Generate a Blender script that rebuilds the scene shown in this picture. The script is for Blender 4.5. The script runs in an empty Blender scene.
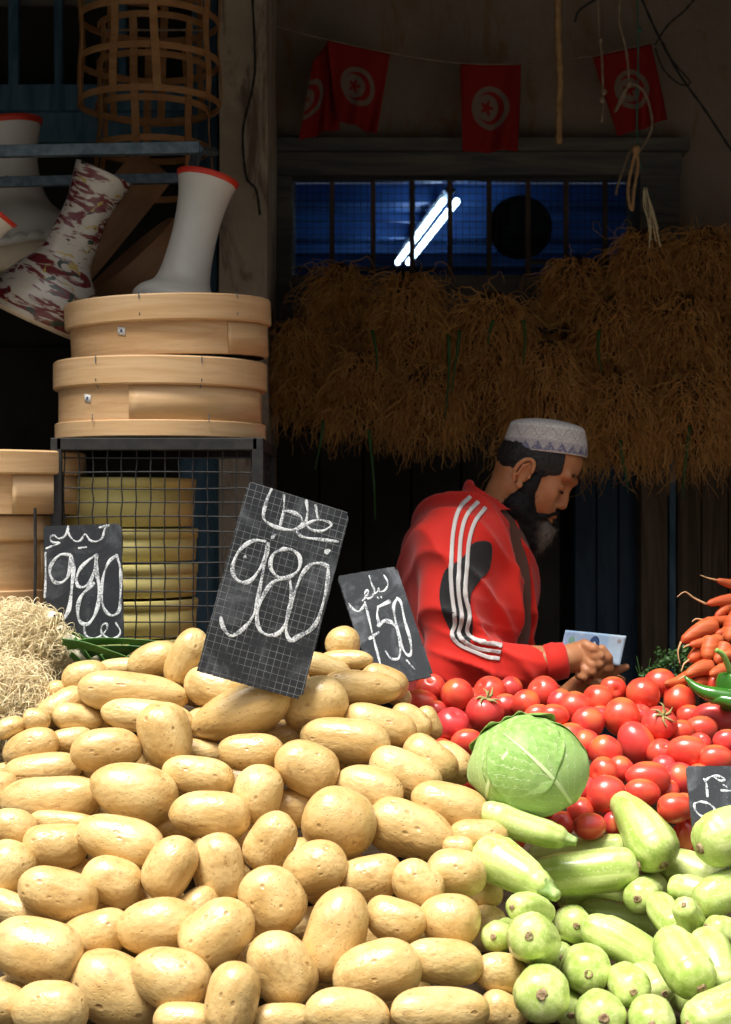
import bpy, bmesh, math, random
import numpy as np
from mathutils import Vector, Matrix, Euler, Quaternion
from mathutils.bvhtree import BVHTree
from mathutils.geometry import delaunay_2d_cdt

SC = bpy.context.scene
COL = SC.collection
PI = math.pi
F = 1656.0
W, H = 731.0, 1024.0
CX, CY = 365.5, 512.0
CAMZ = 1.5

# ------------------------------------------------------------------ camera
cam_d = bpy.data.cameras.new('camera')
cam = bpy.data.objects.new('camera', cam_d)
COL.objects.link(cam)
cam.location = (0, 0, CAMZ)
cam.rotation_euler = (PI / 2, 0, 0)
cam_d.sensor_fit = 'VERTICAL'
cam_d.sensor_height = 36.0
cam_d.lens = F * 36.0 / 1024.0
cam_d.clip_start = 0.02
cam_d.dof.use_dof = True
cam_d.dof.focus_distance = 2.55
cam_d.dof.aperture_fstop = 9.0
SC.camera = cam

# ------------------------------------------------------------------ light
wd = bpy.data.worlds.new('sky'); SC.world = wd; wd.use_nodes = True
wn = wd.node_tree.nodes; wl = wd.node_tree.links
bg = wn['Background']
tc = wn.new('ShaderNodeTexCoord'); sep = wn.new('ShaderNodeSeparateXYZ')
rmp = wn.new('ShaderNodeValToRGB')
wl.new(tc.outputs['Generated'], sep.inputs[0]); wl.new(sep.outputs['Z'], rmp.inputs[0])
rmp.color_ramp.elements[0].position = 0.0; rmp.color_ramp.elements[0].color = (0.10, 0.095, 0.09, 1)
rmp.color_ramp.elements[1].position = 0.75; rmp.color_ramp.elements[1].color = (1.0, 1.0, 1.0, 1)
e = rmp.color_ramp.elements.new(0.35); e.color = (0.20, 0.20, 0.21, 1)
wl.new(rmp.outputs[0], bg.inputs[0]); bg.inputs[1].default_value = 1.25

sd = bpy.data.lights.new('sun', 'SUN'); sun = bpy.data.objects.new('sun', sd); COL.objects.link(sun)
sd.energy = 7.2; sd.angle = math.radians(22); sd.color = (1.0, 0.965, 0.90)
# light travels along this direction: from high up, behind and to the left of the camera
sun.rotation_euler = Vector((0.28, 0.30, -1.0)).to_track_quat('-Z', 'Y').to_euler()
sun.location = (-2, -2, 6)

SC.view_settings.view_transform = 'Standard'
SC.view_settings.look = 'None'
SC.view_settings.exposure = 0.0
SC.view_settings.gamma = 1.0
SC.view_settings.use_curve_mapping = False

# ------------------------------------------------------------------ helpers
def P(px, py, Y):
    return Vector(((px - CX) / F * Y, Y, CAMZ - (py - CY) / F * Y))

def tag(o, label=None, cat=None, group=None, kind=None):
    if label: o['label'] = label
    if cat: o['category'] = cat
    if group: o['group'] = group
    if kind: o['kind'] = kind
    return o

def empty(name, loc=(0, 0, 0), rot=(0, 0, 0)):
    o = bpy.data.objects.new(name, None); COL.objects.link(o)
    o.location = loc; o.rotation_euler = rot; o.empty_display_size = 0.05
    return o

def place(o, loc=None, M=None):
    if M is not None: o.matrix_world = M
    if loc is not None: o.location = loc
    return o

def mk(name, V, Fc, mat=None, parent=None, smooth=True, uv=None):
    """V (n,3); Fc list of faces or an (m,k) int array"""
    me = bpy.data.meshes.new(name)
    V = np.asarray(V, dtype=np.float32).reshape(-1, 3)
    if isinstance(Fc, np.ndarray) and Fc.ndim == 2:
        m, k = Fc.shape
        me.vertices.add(len(V)); me.vertices.foreach_set('co', V.ravel())
        me.loops.add(m * k); me.loops.foreach_set('vertex_index', Fc.astype(np.int32).ravel())
        me.polygons.add(m); me.polygons.foreach_set('loop_start', np.arange(0, m * k, k, dtype=np.int32))
        me.update(calc_edges=True)
    else:
        me.from_pydata([tuple(v) for v in V], [], [tuple(int(i) for i in f) for f in Fc])
    if smooth:
        me.polygons.foreach_set('use_smooth', [True] * len(me.polygons))
    if uv is not None:
        ul = me.uv_layers.new(name='uv')
        li = np.empty(len(me.loops), dtype=np.int32); me.loops.foreach_get('vertex_index', li)
        ul.data.foreach_set('uv', np.asarray(uv, dtype=np.float32)[li].ravel())
    me.validate(); me.update()
    if mat: me.materials.append(mat)
    o = bpy.data.objects.new(name, me); COL.objects.link(o)
    if parent: o.parent = parent
    return o

class MB:
    """collects simple shapes into one mesh"""
    def __init__(s): s.V = []; s.F = []; s.n = 0
    def add(s, V, Fc):
        V = np.asarray(V, dtype=float).reshape(-1, 3)
        s.V.append(V); s.F += [tuple(int(i) + s.n for i in f) for f in Fc]; s.n += len(V)
        return s
    def box(s, c, d, bev=0.0, R=None):
        bm = bmesh.new(); bmesh.ops.create_cube(bm, size=1)
        for v in bm.verts: v.co = Vector((v.co.x * d[0], v.co.y * d[1], v.co.z * d[2]))
        if bev > 0: bmesh.ops.bevel(bm, geom=bm.edges[:], offset=bev, segments=2, affect='EDGES', profile=0.6)
        bm.verts.index_update()
        Vn = []
        for v in bm.verts:
            q = v.co.copy()
            if R is not None: q = R @ q
            Vn.append(q + Vector(c))
        fs = [[v.index for v in f.verts] for f in bm.faces]; bm.free()
        return s.add(Vn, fs)
    def tube(s, pts, r, n=8, caps=True):
        V, Fq = tubes(np.array([[list(p) for p in pts]], dtype=float), np.array([r if hasattr(r, '__len__') else [r] * len(pts)], dtype=float), n)
        Fl = [list(f) for f in Fq]
        if caps:
            k = len(pts); Fl.append(list(range(n))[::-1]); Fl.append([(k - 1) * n + i for i in range(n)])
        return s.add(V, Fl)
    def lathe(s, prof, n=48, M=None, cap0=False, cap1=False):
        V, Fl = lathe(prof, n, cap0, cap1)
        if M is not None: V = [M @ Vector(v) for v in V]
        return s.add(V, Fl)
    def build(s, name, mat=None, parent=None, smooth=False):
        return mk(name, np.concatenate(s.V), s.F, mat, parent, smooth)

def lathe(prof, n=48, cap0=False, cap1=False):
    V = []; Fl = []
    for r, z in prof:
        for i in range(n):
            a = 2 * PI * i / n; V.append((r * math.cos(a), r * math.sin(a), z))
    for j in range(len(prof) - 1):
        for i in range(n):
            k = (i + 1) % n; Fl.append((j * n + i, j * n + k, (j + 1) * n + k, (j + 1) * n + i))
    if cap0: Fl.append(tuple(range(n))[::-1])
    if cap1: Fl.append(tuple((len(prof) - 1) * n + i for i in range(n)))
    return V, Fl

def tubes(Pt, R, s=3):
    """Pt (N,K,3) paths, R (N,K) radii -> verts, quads; simple stable frames"""
    N, K, _ = Pt.shape
    T = np.empty_like(Pt)
    T[:, 1:-1] = Pt[:, 2:] - Pt[:, :-2]; T[:, 0] = Pt[:, 1] - Pt[:, 0]; T[:, -1] = Pt[:, -1] - Pt[:, -2]
    T /= np.linalg.norm(T, axis=2, keepdims=True) + 1e-12
    U = np.empty_like(Pt)
    ref = np.where(np.abs(T[:, 0, 2:3]) < 0.9, np.array([[0, 0, 1.0]]), np.array([[1.0, 0, 0]]))
    u = np.cross(T[:, 0], ref); u /= np.linalg.norm(u, axis=1, keepdims=True) + 1e-12
    for k in range(K):
        u = u - T[:, k] * np.sum(u * T[:, k], axis=1, keepdims=True)
        u /= np.linalg.norm(u, axis=1, keepdims=True) + 1e-12
        U[:, k] = u
    B = np.cross(T, U)
    a = np.arange(s) * 2 * PI / s
    V = Pt[:, :, None, :] + R[:, :, None, None] * (U[:, :, None, :] * np.cos(a)[None, None, :, None] + B[:, :, None, :] * np.sin(a)[None, None, :, None])
    idx = np.arange(N * K * s).reshape(N, K, s)
    a0 = idx[:, :-1, :]; a1 = np.roll(a0, -1, axis=2); b0 = idx[:, 1:, :]; b1 = np.roll(b0, -1, axis=2)
    Fq = np.stack([a0, a1, b1, b0], axis=-1).reshape(-1, 4)
    return V.reshape(-1, 3), Fq

def catmull(pts, n=6, closed=False):
    pts = [Vector(p) for p in pts]
    if len(pts) < 3: 
        return [pts[0].lerp(pts[-1], i / n) for i in range(n + 1)]
    out = []
    ext = [pts[0] * 2 - pts[1]] + pts + [pts[-1] * 2 - pts[-2]]
    for i in range(1, len(ext) - 2):
        p0, p1, p2, p3 = ext[i - 1], ext[i], ext[i + 1], ext[i + 2]
        for j in range(n):
            t = j / n
            out.append(0.5 * ((2 * p1) + (p2 - p0) * t + (2 * p0 - 5 * p1 + 4 * p2 - p3) * t * t + (3 * p1 - 3 * p2 + p3 - p0) * t ** 3))
    out.append(pts[-1])
    return out

def resample(pts, k):
    pts = np.array([list(p) for p in pts], float)
    d = np.r_[0, np.cumsum(np.linalg.norm(np.diff(pts, axis=0), axis=1))]
    t = np.linspace(0, d[-1], k)
    return np.stack([np.interp(t, d, pts[:, i]) for i in range(3)], 1)

def vnoise(p, seed=0, sc=1.0):
    """cheap smooth pseudo noise for arrays (n,3) -> (n,)"""
    r = np.random.RandomState(seed); o = np.zeros(len(p))
    for k in range(6):
        d = r.normal(size=3); d /= np.linalg.norm(d); o += np.sin((p @ d) * sc * (0.8 + 0.5 * k) + r.rand() * 6.28) / (1 + 0.4 * k)
    return o / 3.0

# ------------------------------------------------------------------ signed distance volumes -> one smooth surface
class Vol:
    def __init__(s, lo, hi, h):
        s.lo = np.array(lo, float); s.h = h
        n = np.ceil((np.array(hi, float) - s.lo) / h).astype(int) + 1
        s.n = n; s.ax = [s.lo[i] + h * np.arange(n[i]) for i in range(3)]
        s.D = np.full(n, 1.0, np.float32)
    def _grid(s, lo, hi):
        sl = []
        for i in range(3):
            a = max(0, int((lo[i] - s.lo[i]) / s.h)); b = min(s.n[i], int((hi[i] - s.lo[i]) / s.h) + 2)
            if b <= a: return None, None
            sl.append(slice(a, b))
        g = np.meshgrid(*[s.ax[i][sl[i]].astype(np.float32) for i in range(3)], indexing='ij', sparse=True)
        return tuple(sl), g
    def _op(s, sl, d, k, mode):
        A = s.D[sl]
        if mode == 'sub':
            d = -d; hh = np.maximum(k - np.abs(A - d), 0) / max(k, 1e-6); s.D[sl] = np.maximum(A, d) + hh * hh * k / 4
        else:
            hh = np.maximum(k - np.abs(A - d), 0) / max(k, 1e-6); s.D[sl] = np.minimum(A, d) - hh * hh * k / 4
    def cap(s, a, b, ra, rb=None, k=0.01, mode='add', ys=1.0):
        rb = ra if rb is None else rb
        a = np.array(a, float); b = np.array(b, float); m = max(ra, rb) / ys + k * 1.5 + 4 * s.h
        sl, g = s._grid(np.minimum(a, b) - m, np.maximum(a, b) + m)
        if sl is None: return s
        X, Y, Z = g; Y = Y * ys; a = a * [1, ys, 1]; b = b * [1, ys, 1]; ab = b - a; L = max(ab @ ab, 1e-12)
        t = np.clip(((X - a[0]) * ab[0] + (Y - a[1]) * ab[1] + (Z - a[2]) * ab[2]) / L, 0, 1)
        d = np.sqrt((X - a[0] - t * ab[0]) ** 2 + (Y - a[1] - t * ab[1]) ** 2 + (Z - a[2] - t * ab[2]) ** 2) - (ra + (rb - ra) * t)
        s._op(sl, d.astype(np.float32), k, mode); return s
    def ell(s, c, r, k=0.01, mode='add', R=None):
        c = np.array(c, float); r = np.array([r] * 3 if not hasattr(r, '__len__') else r, float); m = max(r) + k * 1.5 + 4 * s.h
        sl, g = s._grid(c - m, c + m)
        if sl is None: return s
        X, Y, Z = g[0] - c[0], g[1] - c[1], g[2] - c[2]
        if R is not None:
            R = np.array(R); X, Y, Z = (X * R[0, 0] + Y * R[1, 0] + Z * R[2, 0], X * R[0, 1] + Y * R[1, 1] + Z * R[2, 1], X * R[0, 2] + Y * R[1, 2] + Z * R[2, 2])
        k0 = np.sqrt((X / r[0]) ** 2 + (Y / r[1]) ** 2 + (Z / r[2]) ** 2); k1 = np.sqrt((X / r[0] ** 2) ** 2 + (Y / r[1] ** 2) ** 2 + (Z / r[2] ** 2) ** 2) + 1e-9
        s._op(sl, (k0 * (k0 - 1) / k1).astype(np.float32), k, mode); return s
    def chain(s, pts, rs, k=0.004, mode='add'):
        for i in range(len(pts) - 1): s.cap(pts[i], pts[i + 1], rs[i], rs[i + 1], k, mode)
        return s
    def full(s): return np.meshgrid(*[a.astype(np.float32) for a in s.ax], indexing='ij', sparse=True)
    def mesh(s):
        D = s.D; ins = D < 0
        n = np.array(D.shape) - 1
        acc = np.zeros(tuple(n) + (3,), np.float32); cnt = np.zeros(tuple(n), np.float32)
        def sl(o): return tuple(slice(o[i], o[i] + n[i]) for i in range(3))
        for axis in range(3):
            o1, o2 = [i for i in range(3) if i != axis]
            for p in (0, 1):
                for q in (0, 1):
                    a = [0, 0, 0]; a[o1] = p; a[o2] = q; b = list(a); b[axis] = 1
                    A = D[sl(a)]; B = D[sl(b)]; m = (A < 0) != (B < 0)
                    t = np.where(m, A / np.where(m, A - B, 1), 0)
                    cnt += m; acc[..., axis] += t * m; acc[..., o1] += p * m; acc[..., o2] += q * m
        act = cnt > 0; ids = -np.ones(tuple(n), np.int64); ids[act] = np.arange(act.sum())
        I = np.argwhere(act); V = (I + acc[act] / cnt[act][:, None]) * s.h + s.lo
        Fs = []
        for axis in range(3):
            o1, o2 = [(1, 2), (2, 0), (0, 1)][axis]
            a = [slice(None)] * 3; a[axis] = slice(0, -1); b = [slice(None)] * 3; b[axis] = slice(1, None)
            m = ins[tuple(a)] != ins[tuple(b)]; E = np.argwhere(m)
            ok = (E[:, o1] > 0) & (E[:, o2] > 0) & (E[:, o1] < n[o1]) & (E[:, o2] < n[o2]) ; E = E[ok]
            flip = ins[tuple(E.T)]
            def g(d1, d2):
                J = E.copy(); J[:, o1] -= d1; J[:, o2] -= d2; return ids[tuple(J.T)]
            q = np.stack([g(0, 0), g(1, 0), g(1, 1), g(0, 1)], 1)
            q[~flip] = q[~flip][:, ::-1]; Fs.append(q)
        Fq = np.concatenate(Fs); Fq = Fq[(Fq >= 0).all(1)]
        return V, Fq

# ------------------------------------------------------------------ materials
class NT:
    def __init__(s, name):
        s.m = bpy.data.materials.new(name); s.m.use_nodes = True; s.t = s.m.node_tree; s.b = s.t.nodes['Principled BSDF']
    def n(s, typ, **kw):
        x = s.t.nodes.new(typ)
        for k, v in kw.items():
            if k.startswith('i_'): 
                key = k[2:]; x.inputs[int(key) if key.isdigit() else key.replace('_', ' ')].default_value = v
            else: setattr(x, k, v)
        return x
    def l(s, a, b): s.t.links.new(a, b)
    def val(s, sock, v):
        if isinstance(v, (int, float)): sock.default_value = v
        elif isinstance(v, tuple): sock.default_value = v if len(v) == 4 or sock.type == 'VECTOR' else (*v, 1)
        else: s.l(v, sock)
    def math(s, op, a, b=0.0, c=None):
        x = s.n('ShaderNodeMath', operation=op); s.val(x.inputs[0], a); s.val(x.inputs[1], b)
        if c is not None: s.val(x.inputs[2], c)
        return x.outputs[0]
    def coord(s, rnd=True, which='Object'):
        o = s.n('ShaderNodeTexCoord').outputs[which]
        if not rnd: return o
        oi = s.n('ShaderNodeObjectInfo'); v = s.n('ShaderNodeVectorMath', operation='ADD'); mm = s.math('MULTIPLY', oi.outputs['Random'], 37.0)
        s.l(o, v.inputs[0]); s.l(mm, v.inputs[1]); return v.outputs[0]
    def noise(s, co, scale=5, detail=3, rough=0.5, dist=0.0):
        x = s.n('ShaderNodeTexNoise'); x.inputs['Scale'].default_value = scale; x.inputs['Detail'].default_value = detail; x.inputs['Roughness'].default_value = rough; x.inputs['Distortion'].default_value = dist
        s.l(co, x.inputs['Vector']); return x.outputs['Fac']
    def vor(s, co, scale=5, feature='F1', out='Distance'):
        x = s.n('ShaderNodeTexVoronoi', feature=feature); x.inputs['Scale'].default_value = scale; s.l(co, x.inputs['Vector']); return x.outputs[out]
    def ramp(s, f, a, b):
        x = s.n('ShaderNodeMapRange'); x.interpolation_type = 'SMOOTHSTEP'; s.val(x.inputs[0], f); x.inputs[1].default_value = a; x.inputs[2].default_value = b; return x.outputs[0]
    def mix(s, f, a, b):
        x = s.n('ShaderNodeMix', data_type='RGBA'); s.val(x.inputs[0], f); s.val(x.inputs[6], a); s.val(x.inputs[7], b); return x.outputs[2]
    def scale(s, co, v):
        x = s.n('ShaderNodeMapping'); s.l(co, x.inputs[0]); x.inputs['Scale'].default_value = v; return x.outputs[0]
    def bump(s, h, strength=0.3, dist=0.01):
        x = s.n('ShaderNodeBump'); x.inputs['Strength'].default_value = strength; x.inputs['Distance'].default_value = dist; s.l(h, x.inputs['Height']); s.l(x.outputs[0], s.b.inputs['Normal'])
    def fin(s, col, rough=0.6, spec=0.5, metal=0.0, sss=0.0, coat=0.0, trans=0.0):
        s.val(s.b.inputs['Base Color'], col); s.val(s.b.inputs['Roughness'], rough); s.b.inputs['Specular IOR Level'].default_value = spec; s.b.inputs['Metallic'].default_value = metal
        if sss: s.b.inputs['Subsurface Weight'].default_value = sss; s.b.inputs['Subsurface Scale'].default_value = 0.01; s.b.inputs['Subsurface Radius'].default_value = (1, 0.5, 0.25)
        if coat: s.b.inputs['Coat Weight'].default_value = coat; s.b.inputs['Coat Roughness'].default_value = 0.15
        return s.m

def simple(name, a, b, scale=8, rough=0.6, bump=0.2, bd=0.002, spec=0.4, metal=0.0, rnd=True, stretch=None, coat=0):
    t = NT(name); co = t.coord(rnd)
    if stretch: co = t.scale(co, stretch)
    f = t.noise(co, scale, 5, 0.6); c = t.mix(t.ramp(f, 0.3, 0.7), a, b)
    if bump: t.bump(f, bump, bd)
    return t.fin(c, rough, spec, metal, coat=coat)

MT = {}
def mats():
    # potato skin
    t = NT('potato_skin'); co = t.coord()
    oi = t.n('ShaderNodeObjectInfo')
    base = t.mix(t.ramp(t.noise(co, 1.3, 4), 0.35, 0.68), (0.72, 0.52, 0.23), (0.57, 0.375, 0.135))
    base = t.mix(t.math('MULTIPLY', oi.outputs['Random'], 0.45), base, (0.50, 0.30, 0.10))
    patch = t.ramp(t.noise(co, 2.6, 6, 0.7, 0.6), 0.54, 0.68)
    base = t.mix(t.math('MULTIPLY', patch, 0.62), base, (0.40, 0.22, 0.08))
    sp = t.ramp(t.vor(co, 8), 0.24, 0.12); sp2 = t.ramp(t.noise(co, 2.5), 0.42, 0.58)
    base = t.mix(t.math('MULTIPLY', t.math('MULTIPLY', sp, sp2), 0.75), base, (0.28, 0.15, 0.05))
    eye = t.ramp(t.vor(co, 1.7), 0.16, 0.07)
    base = t.mix(t.math('MULTIPLY', eye, 0.55), base, (0.33, 0.18, 0.07))
    hgt = t.math('SUBTRACT', t.math('MULTIPLY', t.noise(co, 5, 3, 0.4), 0.10), t.math('ADD', t.math('MULTIPLY', sp, 0.25), eye))
    t.bump(hgt, 0.30, 0.05)
    MT['potato'] = t.fin(base, 0.36, 0.6, coat=0.12); t.b.inputs['Coat Roughness'].default_value = 0.3
    # tomato
    t = NT('tomato_skin'); co = t.coord(); oi = t.n('ShaderNodeObjectInfo')
    base = t.mix(t.ramp(t.noise(co, 1.1, 2), 0.35, 0.7), (0.70, 0.055, 0.03), (0.76, 0.11, 0.045))
    base = t.mix(oi.outputs['Random'], base, (0.66, 0.045, 0.05))
    z = t.n('ShaderNodeSeparateXYZ'); t.l(t.coord(False), z.inputs[0])
    base = t.mix(t.math('MULTIPLY', t.ramp(z.outputs[2], 0.72, 1.0), 0.5), base, (0.70, 0.24, 0.05))
    t.bump(t.noise(co, 30, 2), 0.03, 0.02)
    MT['tomato'] = t.fin(base, 0.30, 0.6, coat=0.12)
    # zucchini: object space runs along local z
    t = NT('zucchini_skin'); co = t.coord(); loc = t.coord(False)
    st = t.noise(t.scale(co, (1, 1, 0.08)), 70, 3, 0.6)
    base = t.mix(t.ramp(st, 0.3, 0.7), (0.36, 0.48, 0.10), (0.64, 0.71, 0.27))
    sp = t.ramp(t.vor(t.scale(co, (1, 1, 0.6)), 230), 0.35, 0.15)
    base = t.mix(t.math('MULTIPLY', sp, 0.5), base, (0.76, 0.80, 0.46))
    pt = t.ramp(t.noise(co, 16, 4), 0.5, 0.72)
    base = t.mix(t.math('MULTIPLY', pt, 0.5), base, (0.26, 0.38, 0.06))
    sc = t.ramp(t.noise(t.scale(co, (1, 1, 0.35)), 60, 3, 0.5, 1.0), 0.70, 0.76)
    base = t.mix(t.math('MULTIPLY', sc, 0.6), base, (0.22, 0.25, 0.09))
    t.bump(st, 0.12, 0.003)
    MT['zucchini'] = t.fin(base, 0.33, 0.45, coat=0.15)
    MT['zstem'] = simple('zucchini_stem', (0.16, 0.27, 0.06), (0.42, 0.52, 0.2), 40, 0.6, 0.6, 0.003)
    MT['scar'] = simple('blossom_scar', (0.18, 0.10, 0.05), (0.48, 0.36, 0.2), 180, 0.9, 0.9, 0.004)
    # cabbage leaf: uv.x across leaf -1..1 -> 0..1, uv.y along it
    t = NT('cabbage_leaf'); uvn = t.n('ShaderNodeTexCoord').outputs['UV']; s2 = t.n('ShaderNodeSeparateXYZ'); t.l(uvn, s2.inputs[0])
    u = t.math('SUBTRACT', t.math('MULTIPLY', s2.outputs[0], 2.0), 1.0); au = t.math('ABSOLUTE', u); v = s2.outputs[1]
    wob = t.math('MULTIPLY', t.math('SUBTRACT', t.noise(t.coord(), 16, 3), 0.5), 0.16)
    lat = t.math('ABSOLUTE', t.math('SUBTRACT', t.math('FRACT', t.math('MULTIPLY', t.math('ADD', t.math('SUBTRACT', v, t.math('MULTIPLY', t.math('POWER', au, 0.8), 0.62)), wob), 7.0)), 0.5))
    vein = t.ramp(lat, 0.075, 0.0)
    mid = t.ramp(t.math('SUBTRACT', au, t.math('MULTIPLY', t.math('SUBTRACT', 1.0, v), 0.035)), 0.03, 0.0)
    net = t.ramp(t.vor(t.coord(), 60, 'DISTANCE_TO_EDGE'), 0.05, 0.0)
    allv = t.math('MAXIMUM', t.math('MAXIMUM', t.math('MULTIPLY', vein, t.math('SUBTRACT', 1.0, t.math('MULTIPLY', au, 0.4))), mid), t.math('MULTIPLY', net, 0.35))
    oi = t.n('ShaderNodeObjectInfo')
    lc = t.mix(t.ramp(t.noise(t.coord(), 9, 3), 0.3, 0.7), (0.20, 0.38, 0.07), (0.31, 0.50, 0.13))
    lc = t.mix(t.ramp(v, 0.75, 0.0), lc, (0.40, 0.56, 0.20))
    base = t.mix(t.math('MULTIPLY', allv, 0.9), lc, (0.66, 0.77, 0.42))
    t.bump(allv, 0.5, 0.004)
    MT['cabbage'] = t.fin(base, 0.42, 0.35)
    # woods
    def wood(name, a, b, sc=(1, 1, 14), scale=5, rough=0.5, curl=1.5):
        t = NT(name); co = t.scale(t.coord(), sc); f = t.noise(co, scale, 5, 0.6, curl); g = t.noise(co, scale * 6, 3)
        c = t.mix(t.ramp(f, 0.3, 0.7), a, b); c = t.mix(t.math('MULTIPLY', t.ramp(g, 0.5, 0.8), 0.25), c, tuple(x * 0.6 for x in a))
        t.bump(g, 0.15, 0.001); return t.fin(c, rough, 0.35 if name != 'stall_plank' else 0.03)
    MT['sieve'] = wood('sieve_wood', (0.54, 0.31, 0.14), (0.66, 0.43, 0.23), (1, 1, 9), 4)
    MT['sieve2'] = wood('sieve_hoop_wood', (0.60, 0.37, 0.18), (0.70, 0.47, 0.26), (1, 1, 14), 3)
    MT['sievedark'] = wood('brown_hoop_wood', (0.26, 0.13, 0.06), (0.34, 0.18, 0.09), (1, 1, 6), 4)
    MT['darkwood'] = wood('weathered_wood', (0.06, 0.04, 0.028), (0.17, 0.12, 0.08), (8, 8, 0.6), 3, 0.8)
    MT['greywood'] = wood('grey_painted_wood', (0.07, 0.075, 0.08), (0.17, 0.15, 0.12), (1, 8, 8), 2, 0.75)
    MT['bluewood'] = wood('blue_painted_wood', (0.03, 0.09, 0.15), (0.10, 0.19, 0.27), (6, 6, 0.8), 3, 0.6)
    MT['bluedoor'] = wood('blue_door_paint', (0.008, 0.025, 0.05), (0.03, 0.06, 0.10), (6, 6, 0.6), 3, 0.6)
    MT['cane'] = wood('cane', (0.30, 0.14, 0.05), (0.42, 0.22, 0.09), (1, 1, 3), 8, 0.6)
    MT['plank'] = wood('stall_plank', (0.035, 0.024, 0.015), (0.08, 0.055, 0.035), (1, 7, 7), 3, 1.0)
    MT['yellow'] = simple('yellow_plastic', (0.88, 0.74, 0.24), (0.92, 0.80, 0.34), 6, 0.45, 0.1, 0.001)
    MT['steel'] = simple('galvanised_steel', (0.08, 0.12, 0.15), (0.16, 0.21, 0.25), 60, 0.5, 0.15, 0.001, metal=0.35)
    MT['iron'] = simple('black_iron', (0.012, 0.012, 0.013), (0.03, 0.028, 0.026), 40, 0.6, 0.3, 0.001)
    MT['tin'] = simple('dented_tin', (0.02, 0.025, 0.03), (0.07, 0.08, 0.09), 12, 0.5, 0.6, 0.008)
    MT['ceramic'] = simple('white_glazed_ceramic', (0.60, 0.56, 0.50), (0.66, 0.63, 0.57), 5, 0.28, 0.08, 0.002, spec=0.6)
    MT['redtape'] = simple('red_tape', (0.55, 0.03, 0.015), (0.65, 0.05, 0.02), 10, 0.4, 0.1, 0.001)
    MT['skin_drum'] = simple('drum_hide', (0.55, 0.42, 0.28), (0.66, 0.54, 0.38), 10, 0.6, 0.2, 0.001)
    MT['chalk'] = None
    # chalk: dusty white with broken edges over slate
    t = NT('chalk_line'); co = t.coord(False); f = t.noise(co, 420, 3, 0.7); f2 = t.noise(co, 60, 2)
    k = t.ramp(t.math('ADD', f, t.math('MULTIPLY', t.math('SUBTRACT', f2, 0.5), 0.6)), 0.36, 0.58)
    c = t.mix(k, (0.16, 0.17, 0.19), (0.74, 0.76, 0.79)); MT['chalk'] = t.fin(c, 0.9, 0.1)
    # slate boards with a printed grid (local x,z on the board face)
    def slate(name, grid, base=(0.022, 0.024, 0.028), smear=0.4):
        t = NT(name); co = t.coord(False); s3 = t.n('ShaderNodeSeparateXYZ'); t.l(co, s3.inputs[0])
        sm = t.ramp(t.noise(co, 14, 5, 0.65, 0.8), 0.46, 0.75)
        c = t.mix(t.math('MULTIPLY', sm, smear), base, (0.22, 0.235, 0.26))
        c = t.mix(t.ramp(t.noise(co, 300, 3), 0.66, 0.75), c, (0.25, 0.25, 0.26))
        if grid:
            gx = t.math('ABSOLUTE', t.math('SUBTRACT', t.math('FRACT', t.math('MULTIPLY', s3.outputs[0], 1 / grid)), 0.5))
            gz = t.math('ABSOLUTE', t.math('SUBTRACT', t.math('FRACT', t.math('MULTIPLY', s3.outputs[2], 1 / grid)), 0.5))
            ln = t.ramp(t.math('MINIMUM', gx, gz), 0.045, 0.015)
            ln = t.math('MULTIPLY', ln, t.ramp(t.noise(co, 22, 2), 0.3, 0.6))
            c = t.mix(t.math('MULTIPLY', ln, 0.45), c, (0.42, 0.43, 0.45))
        t.bump(t.noise(co, 200, 3), 0.1, 0.001)
        return t.fin(c, 0.45, 0.4)
    MT['slate_grid'] = slate('slate_with_grid', 0.0108)
    MT['slate_smear'] = slate('smeared_slate', 0, (0.03, 0.033, 0.038), 0.7)
    MT['slate'] = slate('plain_slate', 0, (0.02, 0.022, 0.027), 0.3)
    MT['chip'] = simple('slate_edge', (0.05, 0.05, 0.055), (0.22, 0.22, 0.23), 90, 0.8)
    # plants
    MT['root'] = simple('dried_root', (0.54, 0.24, 0.06), (0.80, 0.44, 0.14), 25, 0.8, 0, rnd=True)
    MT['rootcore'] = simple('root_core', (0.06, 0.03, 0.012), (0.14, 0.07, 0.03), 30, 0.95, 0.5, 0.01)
    MT['straw'] = simple('pale_root_hair', (0.74, 0.60, 0.36), (0.88, 0.77, 0.50), 40, 0.7, 0)
    MT['leekwhite'] = simple('leek_bulb', (0.78, 0.70, 0.50), (0.86, 0.80, 0.62), 20, 0.4, 0.1, 0.002)
    MT['leaf'] = simple('green_blade', (0.05, 0.16, 0.03), (0.12, 0.27, 0.06), 14, 0.45, 0.2, 0.002)
    MT['darkleaf'] = simple('dark_leaf', (0.025, 0.08, 0.014), (0.05, 0.13, 0.03), 30, 0.5, 0.2, 0.002)
    t = NT('carrot_skin'); co = t.coord(); r = t.noise(t.scale(co, (0.3, 0.3, 5)), 22, 4, 0.6)
    c = t.mix(t.ramp(r, 0.35, 0.7), (0.52, 0.09, 0.028), (0.64, 0.15, 0.042)); c = t.mix(t.math('MULTIPLY', t.ramp(t.noise(co, 7, 4), 0.55, 0.75), 0.5), c, (0.38, 0.13, 0.05))
    t.bump(r, 0.4, 0.004); MT['carrot'] = t.fin(c, 0.5, 0.35)
    MT['carrothair'] = simple('carrot_root_tip', (0.62, 0.32, 0.14), (0.7, 0.45, 0.25), 30, 0.7, 0)
    MT['pepper'] = simple('green_pepper_skin', (0.025, 0.12, 0.01), (0.045, 0.18, 0.02), 12, 0.2, 0.05, 0.002, spec=0.6)
    MT['pepperstem'] = simple('pepper_stem', (0.22, 0.40, 0.08), (0.32, 0.50, 0.14), 30, 0.5, 0.3, 0.002)
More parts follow.
